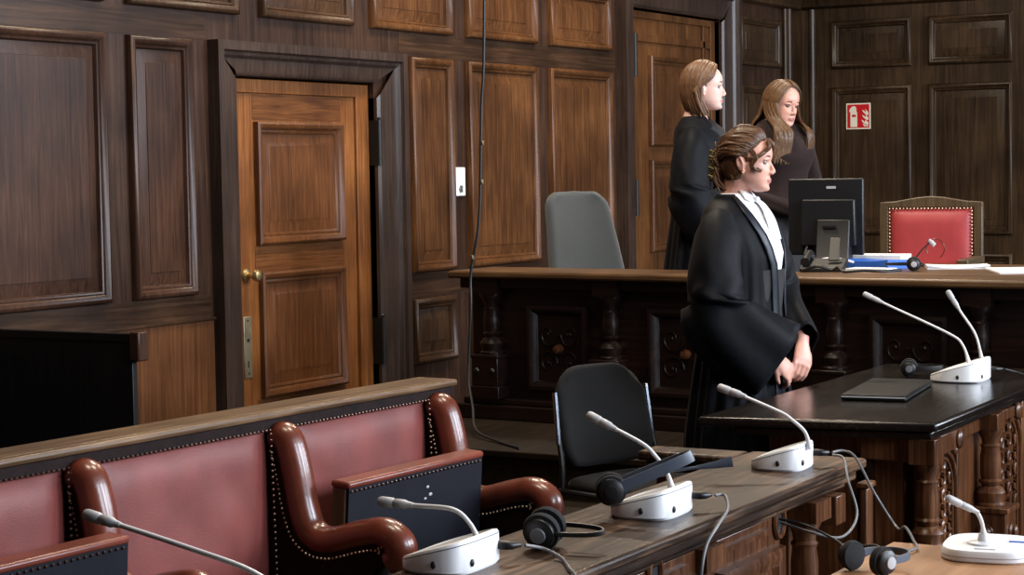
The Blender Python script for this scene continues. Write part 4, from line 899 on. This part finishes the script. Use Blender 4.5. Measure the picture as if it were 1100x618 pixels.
def person_body(root, MH, arms, skin, drop=0.0):
    """one continuous surface: torso, legs, arms, hands, neck and head fused by a voxel remesh"""
    a = MB()
    T = [(0.90, -0.005, 0.115, 0.165), (0.97, 0.0, 0.12, 0.170), (1.08, 0.0, 0.10, 0.132), (1.18, 0.005, 0.108, 0.140), (1.27, 0.015, 0.122, 0.152), (1.35, 0.0, 0.110, 0.160), (1.40, -0.02, 0.085, 0.145), (1.432, -0.03, 0.060, 0.085), (1.47, -0.03, 0.05, 0.055)]
    T = [(z - drop * max(0, min(1, (z - 1.0) / 0.3)), c_, a_, b_) for z, c_, a_, b_ in T]
    a.loft([[V((cx + ra * math.cos(2 * PI * k / 28), rb * math.sin(2 * PI * k / 28), z)) for k in range(28)] for z, cx, ra, rb in T])
    nb = MH @ V((-0.022, 0, -0.055)); a.tube([(-0.035, 0, 1.40), (-0.034, 0, 1.455), V((-0.034, 0, 1.455)).lerp(nb, 0.55), nb], [0.070, 0.056, 0.050, 0.054], 18)
    head_mb(a, MH)
    for s, el, wr, hd, hn, cu in arms:
        a.tube(cr([(-0.03, s * 0.10, 1.36 - drop), (-0.02, s * 0.142, 1.335 - drop), tuple(V((-0.02, s * 0.168, 1.31 - drop)).lerp(V(el), 0.5)), el, tuple(V(el).lerp(V(wr), 0.5)), wr], 4),
               [0.046] * 4 + [0.048, 0.048, 0.046, 0.044] + [0.043, 0.041, 0.039, 0.037] + [0.036, 0.036, 0.035, 0.033] + [0.031, 0.028, 0.026, 0.024] + [0.022], 14)
        hand_mb(a, frame_to(wr, hd, hn), s if s < 0 else 1, cu)
    for s in (-1, 1):
        a.tube([(0, s * 0.085, 0.95), (0.01, s * 0.088, 0.72), (0.012, s * 0.085, 0.48), (-0.01, s * 0.085, 0.28), (-0.015, s * 0.083, 0.09), (-0.01, s * 0.083, 0.03)], [0.085, 0.074, 0.052, 0.050, 0.034, 0.034], 14)
        a.tube([(-0.05, s * 0.083, 0.035), (0.03, s * 0.087, 0.04), (0.10, s * 0.092, 0.028), (0.15, s * 0.094, 0.018)], [0.028, 0.034, (0.038, 0.024), (0.028, 0.014)], 12, True)
    me = bpy.data.meshes.new('body'); me.from_pydata([tuple(p) for p in a.v], [], a.f)
    bm = bmesh.new(); bm.from_mesh(me); bmesh.ops.recalc_face_normals(bm, faces=bm.faces); bm.to_mesh(me); bm.free()
    tmp = bpy.data.objects.new('body', me); C.objects.link(tmp)
    q = tmp.modifiers.new('r', 'REMESH'); q.mode = 'VOXEL'; q.voxel_size = 0.0036
    q = tmp.modifiers.new('s', 'SMOOTH'); q.factor = 0.5; q.iterations = 3
    dg = bpy.context.evaluated_depsgraph_get(); me2 = bpy.data.meshes.new_from_object(tmp.evaluated_get(dg))
    bpy.data.objects.remove(tmp); me2.name = 'body'
    me2.materials.clear()
    for mt in (skin, 'lips'): me2.materials.append(MATS[mt])
    inv = MH.inverted(); vs = me2.vertices
    for p in me2.polygons:
        c = inv @ p.center; k = 0
        if c.x > 0.068 and abs(c.y) < 0.023:
            up_ = -0.0655 - 0.10 * abs(c.y) ** 1.0; lo = -0.0835 + 9.0 * c.y * c.y
            if lo < c.z < up_: k = 1
        p.material_index = k
    me2.shade_smooth()
    o = bpy.data.objects.new('body', me2); C.objects.link(o); o.parent = root
    # eyes and brows
    for s in (-1, 1):
        e = MB(MH); c = V((0.0655, s * 0.0305, -0.0045)); r = 0.0118
        for j in range(10):
            for i in range(16):
                vs_ = []
                for dj, di in ((0, 0), (0, 1), (1, 1), (1, 0)):
                    th = PI / 2 * 1.15 * (j + dj) / 10; ph = 2 * PI * (i + di) / 16
                    vs_.append(c + V((r * math.cos(th), r * math.sin(th) * math.cos(ph), r * math.sin(th) * math.sin(ph))))
                e.cur = 1 if j < 4 else 0; e.add(vs_, [(0, 1, 2, 3)])
        obj('eye', e, ['eye_white', 'iris'], root)
        e = MB(MH); e.tube([c + V((0.0055, -s * 0.0125, 0.000)), c + V((0.0105, -s * 0.005, 0.0065)), c + V((0.0095, s * 0.006, 0.0065)), c + V((0.0025, s * 0.0145, 0.001))], [0.0008, 0.0015, 0.0018, 0.0009], 6); obj('eyelashes', e, 'brow', root)
        e = MB(MH); e.tube(cr([(0.0865, s * 0.014, 0.013), (0.0870, s * 0.024, 0.0175), (0.0815, s * 0.037, 0.0185), (0.0685, s * 0.050, 0.0130)], 4), [0.0016] * 3 + [0.0026] * 6 + [0.002, 0.0016, 0.0012, 0.0008], 6); obj('eyebrow', e, 'brow', root)
    return o
def headM(z, x=-0.0, yaw=0, pitch=0, roll=0, sc=1.0):
    return Matrix.Translation((x, 0, z)) @ Matrix.Rotation(yaw, 4, 'Z') @ Matrix.Rotation(pitch, 4, 'Y') @ Matrix.Rotation(roll, 4, 'X') @ Matrix.Scale(sc, 4)
def lock(a, M, pts, r0, flat=0.45, wav=0.0, seed=0):
    c = cr(pts, 5); n = len(c); rs = []
    for k in range(n):
        t = k / (n - 1); s_ = r0 * (0.75 + 0.5 * math.sin(PI * min(1, t * 1.05))) * (1 - 0.65 * max(0, t - 0.8) / 0.2)
        rs.append((s_, s_ * flat))
    ctr = V((-0.01, 0, 0.0)); rings = []
    for i in range(n):
        p = c[i]; t = (c[min(i + 1, n - 1)] - c[max(i - 1, 0)]).normalized()
        o_ = (p - ctr); o_.z *= 0.3 if p.z < 0.02 else 1.0
        o_ = o_ - t * o_.dot(t); o_ = o_.normalized() if o_.length > 1e-6 else V((1, 0, 0)); sd = t.cross(o_)
        ra, rb = rs[i]
        rings.append([M @ (p + sd * (ra * math.cos(2 * PI * q / 8)) + o_ * (rb * math.sin(2 * PI * q / 8))) for q in range(8)])
    a.loft(rings)
def on_scalp(d, off=0.0):
    d = V(d).normalized(); c = V((-0.006, 0, 0.010)); r = V((0.100 + off, 0.081 + off, 0.107 + off))
    k = 1 / math.sqrt((d.x / r.x) ** 2 + (d.y / r.y) ** 2 + (d.z / r.z) ** 2); return c + d * k
def cap_mb(a, M):
    a.ell(M @ V((-0.020, 0, 0.022)), (0.088, 0.0815, 0.099), 20, 14, M.to_3x3())
    a.ell(M @ V((-0.034, 0, -0.012)), (0.072, 0.076, 0.085), 20, 14, M.to_3x3())
def long_hair(root, M, mat, length, amin=62, seed=1, tips=0.03, tuck=False, drape=False, part_y=0.0):
    rnd = random.Random(seed); a = MB(); cap_mb(a, M)
    n = 84
    for layer in range(2):
        for s in (-1, 1):
            for k in range(n):
                q = k / (n - 1); al = R(amin + (180 - amin) * q + rnd.uniform(-2, 2))
                px = 0.070 - 0.135 * q
                d0 = V((px, s * 0.006 + part_y, 0.105)); off = 0.006 + 0.008 * layer + rnd.uniform(-0.002, 0.003)
                de = V((math.cos(al), s * math.sin(al), -0.08))
                pts = [on_scalp(d0, off - 0.004)]
                for t in (0.22, 0.45, 0.68, 0.88, 1.0):
                    d = d0.normalized().lerp(de.normalized(), t); pts.append(on_scalp(d, off))
                e = pts[-1]; L = length + rnd.uniform(-tips, tips * 0.4)
                zz = e.z
                if tuck and q < 0.16:                      # tucked behind the ear
                    e2 = V((-0.045, e.y * 1.02, -0.02)); pts = pts[:-2] + [e2]; e = e2
                for f in (0.25, 0.42, 0.6, 0.8, 1.0):
                    dz = (L - 0.02) * f
                    if drape and dz > 0.05:                 # lies on the chest, shoulder or back
                        g_ = min(1, (dz - 0.05) / 0.09); al2 = al if al > R(125) else R(40) + (al - R(amin)) * 0.45
                        t_ = min(1, (al - R(amin)) / (R(125) - R(amin)))
                        if al > R(125): px_ = -0.015 + (0.150 + 0.006 * layer) * math.cos(al2); py_ = s * 0.128 * math.sin(al2)
                        else: py_ = s * (0.062 + 0.085 * t_); px_ = 0.020 + (0.150 + 0.008 * layer) * math.sqrt(1 - (py_ / 0.20) ** 2)
                        pts.append(V((e.x * (1 - g_) + px_ * g_, e.y * (1 - g_) + py_ * g_, zz - dz)))
                    else:
                        k_ = 0 if drape else 1
                        pts.append(V((e.x - 0.006 * f + k_ * (0.050 * f ** 2 if e.x < -0.02 else 0.0), e.y * (1 - 0.10 * f), zz - dz)))
                lock(a, M, pts, 0.0062 + rnd.uniform(-0.001, 0.0015))
    return obj('hair', a, mat, root, angle=70)
def gown(root, rings_t, g_of, mat, fold=0.05, seed=3, name='robe', sleeves=(), M=None, yoke=1.30, nf=22):
    rnd = random.Random(seed); ph = [rnd.uniform(0, 6) for _ in range(4)]
    a = MB(); rings = []; NN = 120
    zs = [r[0] for r in rings_t]
    def interp(z):
        for p, q in zip(rings_t[:-1], rings_t[1:]):
            if q[0] <= z <= p[0]:
                t = (p[0] - z) / (p[0] - q[0]); t2 = t; return [p[i] + (q[i] - p[i]) * t2 for i in range(1, 4)]
        return rings_t[-1][1:]
    steps = []; z = zs[0]
    for p, q in zip(zs[:-1], zs[1:]):
        k = max(2, int((p - q) / 0.035))
        steps += [p + (q - p) * i / k for i in range(k)]
    steps.append(zs[-1])
    for z in steps:
        cx, ra, rb = interp(z); g = g_of(z); ring = []
        amp = fold * max(0, min(1, (yoke - z) / 0.5))
        amp += 0.012 * max(0, min(1, (yoke + 0.05 - z) / 0.05)) * max(0, 1 - (yoke + 0.05 - z) / 0.5)
        for k in range(NN + 1):
            an = (PI if g == 0 else g) + (2 * PI - 2 * g) * k / NN
            f = 1 + amp * (0.55 * math.sin(nf * an + ph[0] + 1.2 * math.sin(3 * an + 2 * z)) + 0.45 * math.sin((nf * 0.55) * an + ph[1] + 1.5 * z)) + 0.02 * noise.noise(V((math.cos(an) * 2, math.sin(an) * 2, z * 3 + seed)))
            ring.append(V((cx + ra * f * math.cos(an), rb * f * math.sin(an), z)))
        rings.append(ring)
    a.loft(rings, False, False, False)
    for pts, rad in sleeves:
        c = cr(pts, 7); n = len(c); m_ = len(pts) - 1; rr = []
        for i in range(n):
            t = i / (n - 1) * m_; j = min(int(t), m_ - 1); f = t - j
            rr.append((rad[j][0] + (rad[j + 1][0] - rad[j][0]) * f, rad[j][1] + (rad[j + 1][1] - rad[j][1]) * f))
        rings = []
        for i in range(n):
            tg = (c[min(i + 1, n - 1)] - c[max(i - 1, 0)]).normalized(); sd = tg.cross(V((0, 0, 1))); sd = sd.normalized() if sd.length > 0.05 else V((0, 1, 0)); u2 = sd.cross(tg)
            t = i / (n - 1); ring = []
            for k in range(40):
                an = 2 * PI * k / 40
                f = 1 + 0.055 * math.sin(5 * an + 9 * t + seed) * (0.3 + t) + 0.10 * noise.noise(V((math.cos(an) * 1.6, math.sin(an) * 1.6, t * 4.5 + seed)))
                ring.append(c[i] + sd * (rr[i][0] * f * math.cos(an)) + u2 * (rr[i][1] * f * math.sin(an)))
            rings.append(ring)
        a.loft(rings, True, False)
    return obj(name, a, mat, root, solid=0.004, angle=80)
RT = [(1.478, -0.030, 0.060, 0.066), (1.462, -0.030, 0.076, 0.092), (1.445, -0.028, 0.090, 0.132), (1.42, -0.024, 0.106, 0.172), (1.39, -0.018, 0.118, 0.196), (1.33, -0.005, 0.134, 0.205), (1.25, 0.004, 0.145, 0.198), (1.10, 0.0, 0.145, 0.190), (0.95, 0.0, 0.155, 0.205), (0.6, -0.02, 0.185, 0.245), (0.16, -0.03, 0.205, 0.29)]

# woman at the desk
S1 = 1.0
w1 = thing('person', 'woman in black robe and white shirt with pinned up brown hair, standing at the desk', 'person', (-2.885, 6.76, 0.0), R(2)); w1.scale = (S1, S1, S1)
MH1 = headM(1.603, 0.028, R(10), R(2), 0, 0.975)
WR_L = (0.225, 0.030, 0.925); WR_R = (0.175, -0.115, 0.885)
person_body(w1, MH1, [(1, (0.03, 0.235, 1.10), WR_L, (0.10, -0.46, -0.88), (0.78, -0.50, 0.35), 0.5), (-1, (-0.02, -0.250, 1.10), WR_R, (0.30, 0.55, -0.62), (0.7, -0.5, 0.5), 0.5)], 'skin')
a = MB(); rings = []
for z, cx, ra, rb in [(1.482, -0.024, 0.058, 0.060), (1.470, -0.025, 0.064, 0.072), (1.455, -0.026, 0.074, 0.092), (1.43, -0.018, 0.092, 0.130), (1.35, 0.004, 0.120, 0.155), (1.26, 0.018, 0.134, 0.16), (1.12, 0.012, 0.125, 0.145)]:
    rings.append([V((cx + ra * math.cos(2 * PI * k / 40) * (1 + 0.01 * math.sin(k * 2.2)), rb * math.sin(2 * PI * k / 40), z)) for k in range(40)])
a.loft(rings, False, False); sh = obj('shirt', a, 'shirt_white', w1, solid=0.003); lab(sh, 'white shirt')
a = MB()
for s in (-1, 1):
    a.loft([[V((0.034, s * 0.004, 1.484)), V((0.028, s * 0.030, 1.488)), V((0.010, s * 0.048, 1.494))], [V((0.058, s * 0.008, 1.452)), V((0.058, s * 0.036, 1.446)), V((0.038, s * 0.060, 1.462))]], False, False, False)
obj('collar', a, 'shirt_white', sh, solid=0.004)
a = MB()
for s in (-1, 1):
    a.tube(cr([(0.058, 0, 1.456), (0.085, s * 0.010, 1.440), (0.120, s * 0.020, 1.385), (0.142, s * 0.026, 1.31)], 4), [(0.010, 0.005)] + [(0.016, 0.005)] * 6 + [(0.022, 0.005)] * 6, 8, True)
a.ell((0.062, 0, 1.456), (0.012, 0.014, 0.014), 10, 6); obj('neck_scarf', a, 'shirt_white', sh)
a = MB(); a.loft([[V((cx + ra * math.cos(t), rb * math.sin(t), z)) for t in [R(-60 + 10 * k) for k in range(13)]] for z, cx, ra, rb in [(1.20, 0.02, 0.139, 0.165), (1.05, 0.012, 0.135, 0.16), (0.9, 0.01, 0.15, 0.18), (0.5, 0, 0.15, 0.2)]], False, False, False)
lab(obj('dark_top', a, 'skirt_black', w1, solid=0.003), 'black clothing under the open robe')
def g1(z):
    P = [(1.478, 64), (1.445, 44), (1.40, 31), (1.32, 22), (1.22, 13), (1.12, 9), (1.0, 10), (0.8, 9), (0.1, 5)]
    for p, q in zip(P[:-1], P[1:]):
        if q[0] <= z <= p[0]: return R(p[1] + (q[1] - p[1]) * (p[0] - z) / (p[0] - q[0]))
    return R(P[0][1] if z > 1.4 else 5)
SLV = [0.075, 0.09, 0.105, 0.12]
rb1 = gown(w1, RT, g1, 'robe', 0.055, 3, 'robe', [
    ([(-0.02, -0.135, 1.375), (-0.015, -0.190, 1.32), (-0.005, -0.245, 1.16), (0.02, -0.245, 1.02), (0.180, -0.140, 0.870)], [(0.05, 0.07), (0.085, 0.090), (0.100, 0.110), (0.105, 0.135), (0.085, 0.160)]),
    ([(-0.02, 0.135, 1.375), (-0.005, 0.190, 1.32), (0.03, 0.225, 1.16), (0.085, 0.195, 1.05), (0.226, 0.030, 0.930)], [(0.05, 0.07), (0.085, 0.090), (0.085, 0.095), (0.080, 0.095), (0.055, 0.075)])])
a = MB()                                                    # satin facings along the open front
for s in (-1, 1):
    rings = []
    for z in [1.47, 1.44, 1.41, 1.38, 1.33, 1.28, 1.22, 1.15, 1.08, 1.0, 0.9, 0.8, 0.6, 0.4]:
        for p, q in zip(RT[:-1], RT[1:]):
            if q[0] <= z <= p[0]:
                f = (p[0] - z) / (p[0] - q[0]); cx, ra, rb = [p[i] + (q[i] - p[i]) * f for i in (1, 2, 3)]; break
        g = g1(z); rings.append([V((cx + (ra + 0.010) * math.cos(g + t), s * (rb + 0.010) * math.sin(g + t), z)) for t in (-0.02, 0.06, 0.13, 0.20)])
    a.loft(rings, False, False, False)
lab(obj('robe_facing', a, 'robe_satin', rb1, solid=0.004), 'dark satin facing')
rnd = random.Random(11); a = MB(); cap_mb(a, MH1)
for s in (-1, 1):
    for k in range(130):
        q = k / 129.0
        # hairline start from the forehead round to above the ear, swept back to the twist
        fa = R(4 + 92 * q); st0 = V((math.cos(fa) * 0.80, s * math.sin(fa), 0.86 - 0.72 * q + rnd.uniform(-0.03, 0.03)))
        p0 = on_scalp(st0, 0.000); end = V((-0.105 + rnd.uniform(-0.01, 0.01), s * rnd.uniform(0.0, 0.03), 0.012 + 0.055 * (1 - q) + rnd.uniform(-0.015, 0.015)))
        off = 0.005 + rnd.uniform(0, 0.006)
        pts = [p0]
        for t in (0.25, 0.5, 0.75):
            d = (p0 - V((-0.006, 0, 0.01))).normalized().lerp((end - V((-0.006, 0, 0.01))).normalized(), t); pts.append(on_scalp(d, off + 0.008 * math.sin(PI * t)) + V((rnd.uniform(-1, 1), rnd.uniform(-1, 1), rnd.uniform(-1, 1))) * 0.0045)
        pts.append(end); lock(a, MH1, pts, 0.0052, 0.55)
    for k in range(16):                                     # nape hair drawn upwards
        q = k / 15.0; p0 = V((-0.045 - 0.035 * q, s * (0.062 - 0.05 * q), -0.075 + 0.01 * rnd.random())); end = V((-0.108, s * 0.015, 0.0))
        mid = on_scalp((p0 + end) / 2 - V((0.0, 0, 0.0)), 0.004); lock(a, MH1, [p0, (p0 + mid) / 2, mid, end], 0.009, 0.5)
hr = obj('hair', a, 'hair_auburn', w1, angle=70)
a = MB()
for k in range(46):                                         # loose twist and tousled ends at the back of the head
    an = rnd.uniform(0, 2 * PI); r0 = rnd.uniform(0.012, 0.035); zc = rnd.uniform(-0.045, 0.045)
    pts = [V((-0.112 + 0.016 * math.cos(an + t) , r0 * 1.15 * math.sin(an + t * 1.3), zc + 0.035 * math.cos(an * 2 + t) - 0.012 * t)) for t in (0, 0.8, 1.6, 2.4, 3.2)]
    lock(a, MH1, pts, 0.0075, 0.7)
for k in range(26):
    y0 = rnd.uniform(-0.04, 0.04); pts = [V((-0.095, y0 * 0.8, -0.02 + rnd.uniform(-0.02, 0.02))), V((-0.118, y0, -0.045)), V((-0.108 + rnd.uniform(-0.015, 0.01), y0 * 1.1, -0.085)), V((-0.085 + rnd.uniform(-0.02, 0.02), y0 * 1.1, -0.118 + rnd.uniform(-0.015, 0.02)))]
    lock(a, MH1, pts, 0.007, 0.7)
lab(obj('hair_twist', a, 'hair_brown', hr, angle=70), 'darker tousled twist at the back')
a = MB()
for s in (-1, 1):
    for k in range(4):
        o_ = k * 0.004
        lock(a, MH1, [V((0.030 - o_, s * 0.075, 0.045)), V((0.050 - o_, s * 0.080, 0.012)), V((0.036 - o_, s * 0.080, -0.014)), V((0.044 - o_, s * 0.0765, -0.034)), V((0.062 - o_, s * 0.068, -0.040 + o_)), V((0.068 - o_, s * 0.066, -0.030))], 0.0035, 0.8)
    for k in range(5):
        lock(a, MH1, [V((0.075, s * (0.012 + 0.006 * k), 0.085)), V((0.090, s * (0.030 + 0.006 * k), 0.055)), V((0.070 - 0.004 * k, s * 0.064, 0.030 - 0.003 * k)), V((0.045 - 0.006 * k, s * 0.078, 0.012 - 0.003 * k)), V((0.01, s * 0.085, 0.012))], 0.006, 0.6)
obj('loose_strands', a, 'hair_auburn', hr, angle=70)
a = MB()
for k in range(11):
    z = 0.030 - 0.0105 * k; y0 = 0.018 * math.sin(k * 1.9)
    a.tube([MH1 @ V(p) for p in ((-0.125, y0 - 0.026, z), (-0.143, y0 - 0.014, z + 0.006), (-0.149, y0, z + 0.002), (-0.143, y0 + 0.014, z - 0.004), (-0.125, y0 + 0.026, z - 0.002))], 0.0042, 6)
obj('hair_clip', a, 'clip', hr)
for s in (-1, 1):
    a = MB(MH1); a.ell((-0.003, s * 0.084, -0.047), (0.005, 0.004, 0.006), 10, 6); obj('earring', a, 'brass', w1)
for s in (-1, 1):
    a = MB(); a.loft([[V((-0.075 + 0.24 * i / 8, s * 0.088 + 0.040 * sy_ * (1 - 0.5 * (i / 8) ** 3), 0.003)) for i in range(9)] for sy_ in (-1, 1)], False, False, False)
    a.tube([(-0.075, s * 0.085, 0.03), (0.02, s * 0.088, 0.045), (0.10, s * 0.092, 0.035), (0.165, s * 0.094, 0.02)], [(0.030, 0.030), (0.042, 0.040), (0.045, 0.030), (0.028, 0.018)], 12); obj('shoe', a, 'black_plastic', w1)

# woman behind, on the platform
w2 = thing('person', 'young woman in black robe with straight shoulder length hair, standing behind the judges bench', 'person', (-3.93, 8.74, 0.385), R(14)); w2.scale = (1.0, 1.0, 1.0)
MH2 = headM(1.588, 0.010, R(10), R(-1), 0, 0.985)
person_body(w2, MH2, [(1, (-0.02, 0.25, 1.08), (0.16, 0.14, 0.94), (0.7, -0.5, -0.4), (0.4, 0.3, 0.8), 0.5), (-1, (-0.03, -0.25, 1.08), (0.15, -0.16, 0.93), (0.7, 0.5, -0.4), (0.4, -0.3, 0.8), 0.5)], 'skin_pale', 0.05)
RT2 = [(z - 0.035 * max(0, min(1, (z - 1.0) / 0.3)), c_, a_, b_ * 0.97) for z, c_, a_, b_ in RT]
gown(w2, RT2, lambda z: R(34) if z > 1.40 else (R(14) if z > 1.27 else R(6)), 'robe', 0.05, 8, 'robe', [
    ([(-0.02, -0.125, 1.335), (-0.02, -0.180, 1.285), (-0.025, -0.232, 1.14), (0.0, -0.240, 1.02), (0.14, -0.17, 0.90)], [(0.05, 0.07), (0.082, 0.086), (0.092, 0.098), (0.10, 0.115), (0.085, 0.14)]),
    ([(-0.02, 0.125, 1.335), (-0.01, 0.180, 1.285), (-0.01, 0.232, 1.14), (0.02, 0.235, 1.04), (0.15, 0.15, 0.92)], [(0.05, 0.07), (0.082, 0.086), (0.092, 0.098), (0.095, 0.110), (0.08, 0.13)])])
a = MB(); a.loft([[V((cx + ra * math.cos(2 * PI * k / 32), rb * math.sin(2 * PI * k / 32), z)) for k in range(32)] for z, cx, ra, rb in [(1.425, -0.027, 0.070, 0.095), (1.38, -0.005, 0.104, 0.145), (1.29, 0.008, 0.122, 0.160), (1.1, 0.005, 0.12, 0.15)]], False, False); lab(obj('shirt', a, 'skirt_black', w2, solid=0.003), 'dark top under the robe')
long_hair(w2, MH2, 'hair_light', 0.168, 78, 5, 0.02, True, False, 0.004)
# woman beside the monitor
w3 = thing('person', 'young woman in brown knit top with long loose hair, standing behind the monitor', 'person', (-3.86, 9.565, 0.385), R(-27))
MH3 = headM(1.520, 0.02, R(4), R(9), R(-3), 0.965)
person_body(w3, MH3, [(1, (0.0, 0.235, 1.06), (0.19, 0.06, 0.98), (0.5, -0.8, -0.3), (0.6, 0.1, 0.8), 0.5), (-1, (-0.02, -0.235, 1.06), (0.19, -0.07, 0.97), (0.5, 0.8, -0.2), (0.6, -0.1, 0.8), 0.5)], 'skin', 0.035)
KT = [(1.436, -0.030, 0.066, 0.076), (1.425, -0.030, 0.076, 0.098), (1.400, -0.024, 0.092, 0.132), (1.365, -0.012, 0.110, 0.162), (1.32, 0.008, 0.130, 0.172), (1.24, 0.026, 0.142, 0.168), (1.16, 0.008, 0.118, 0.150), (1.08, 0.002, 0.109, 0.142), (0.98, 0.002, 0.126, 0.176), (0.90, 0, 0.125, 0.18)]
gown(w3, KT, lambda z: 0.0, 'knit_brown', 0.012, 4, 'knit_top', [
    ([(-0.025, -0.105, 1.345), (-0.02, -0.155, 1.305), (-0.02, -0.205, 1.17), (-0.015, -0.235, 1.06), (0.10, -0.145, 1.005), (0.185, -0.078, 0.972)], [(0.045, 0.055), (0.060, 0.060), (0.052, 0.052), (0.047, 0.048), (0.041, 0.041), (0.033, 0.033)]),
    ([(-0.025, 0.105, 1.345), (-0.015, 0.155, 1.305), (-0.005, 0.205, 1.17), (0.0, 0.235, 1.06), (0.10, 0.135, 1.01), (0.185, 0.068, 0.982)], [(0.045, 0.055), (0.060, 0.060), (0.052, 0.052), (0.047, 0.048), (0.041, 0.041), (0.033, 0.033)])], yoke=1.2, nf=9)
gown(w3, [(0.93, 0, 0.130, 0.182), (0.85, 0, 0.135, 0.19), (0.5, 0, 0.16, 0.215), (0.35, 0, 0.17, 0.225)], lambda z: 0.0, 'skirt_black', 0.03, 2, 'skirt', [], yoke=0.9, nf=8)
long_hair(w3, MH3, 'hair_gold', 0.325, 64, 9, 0.03, False, True, -0.006)
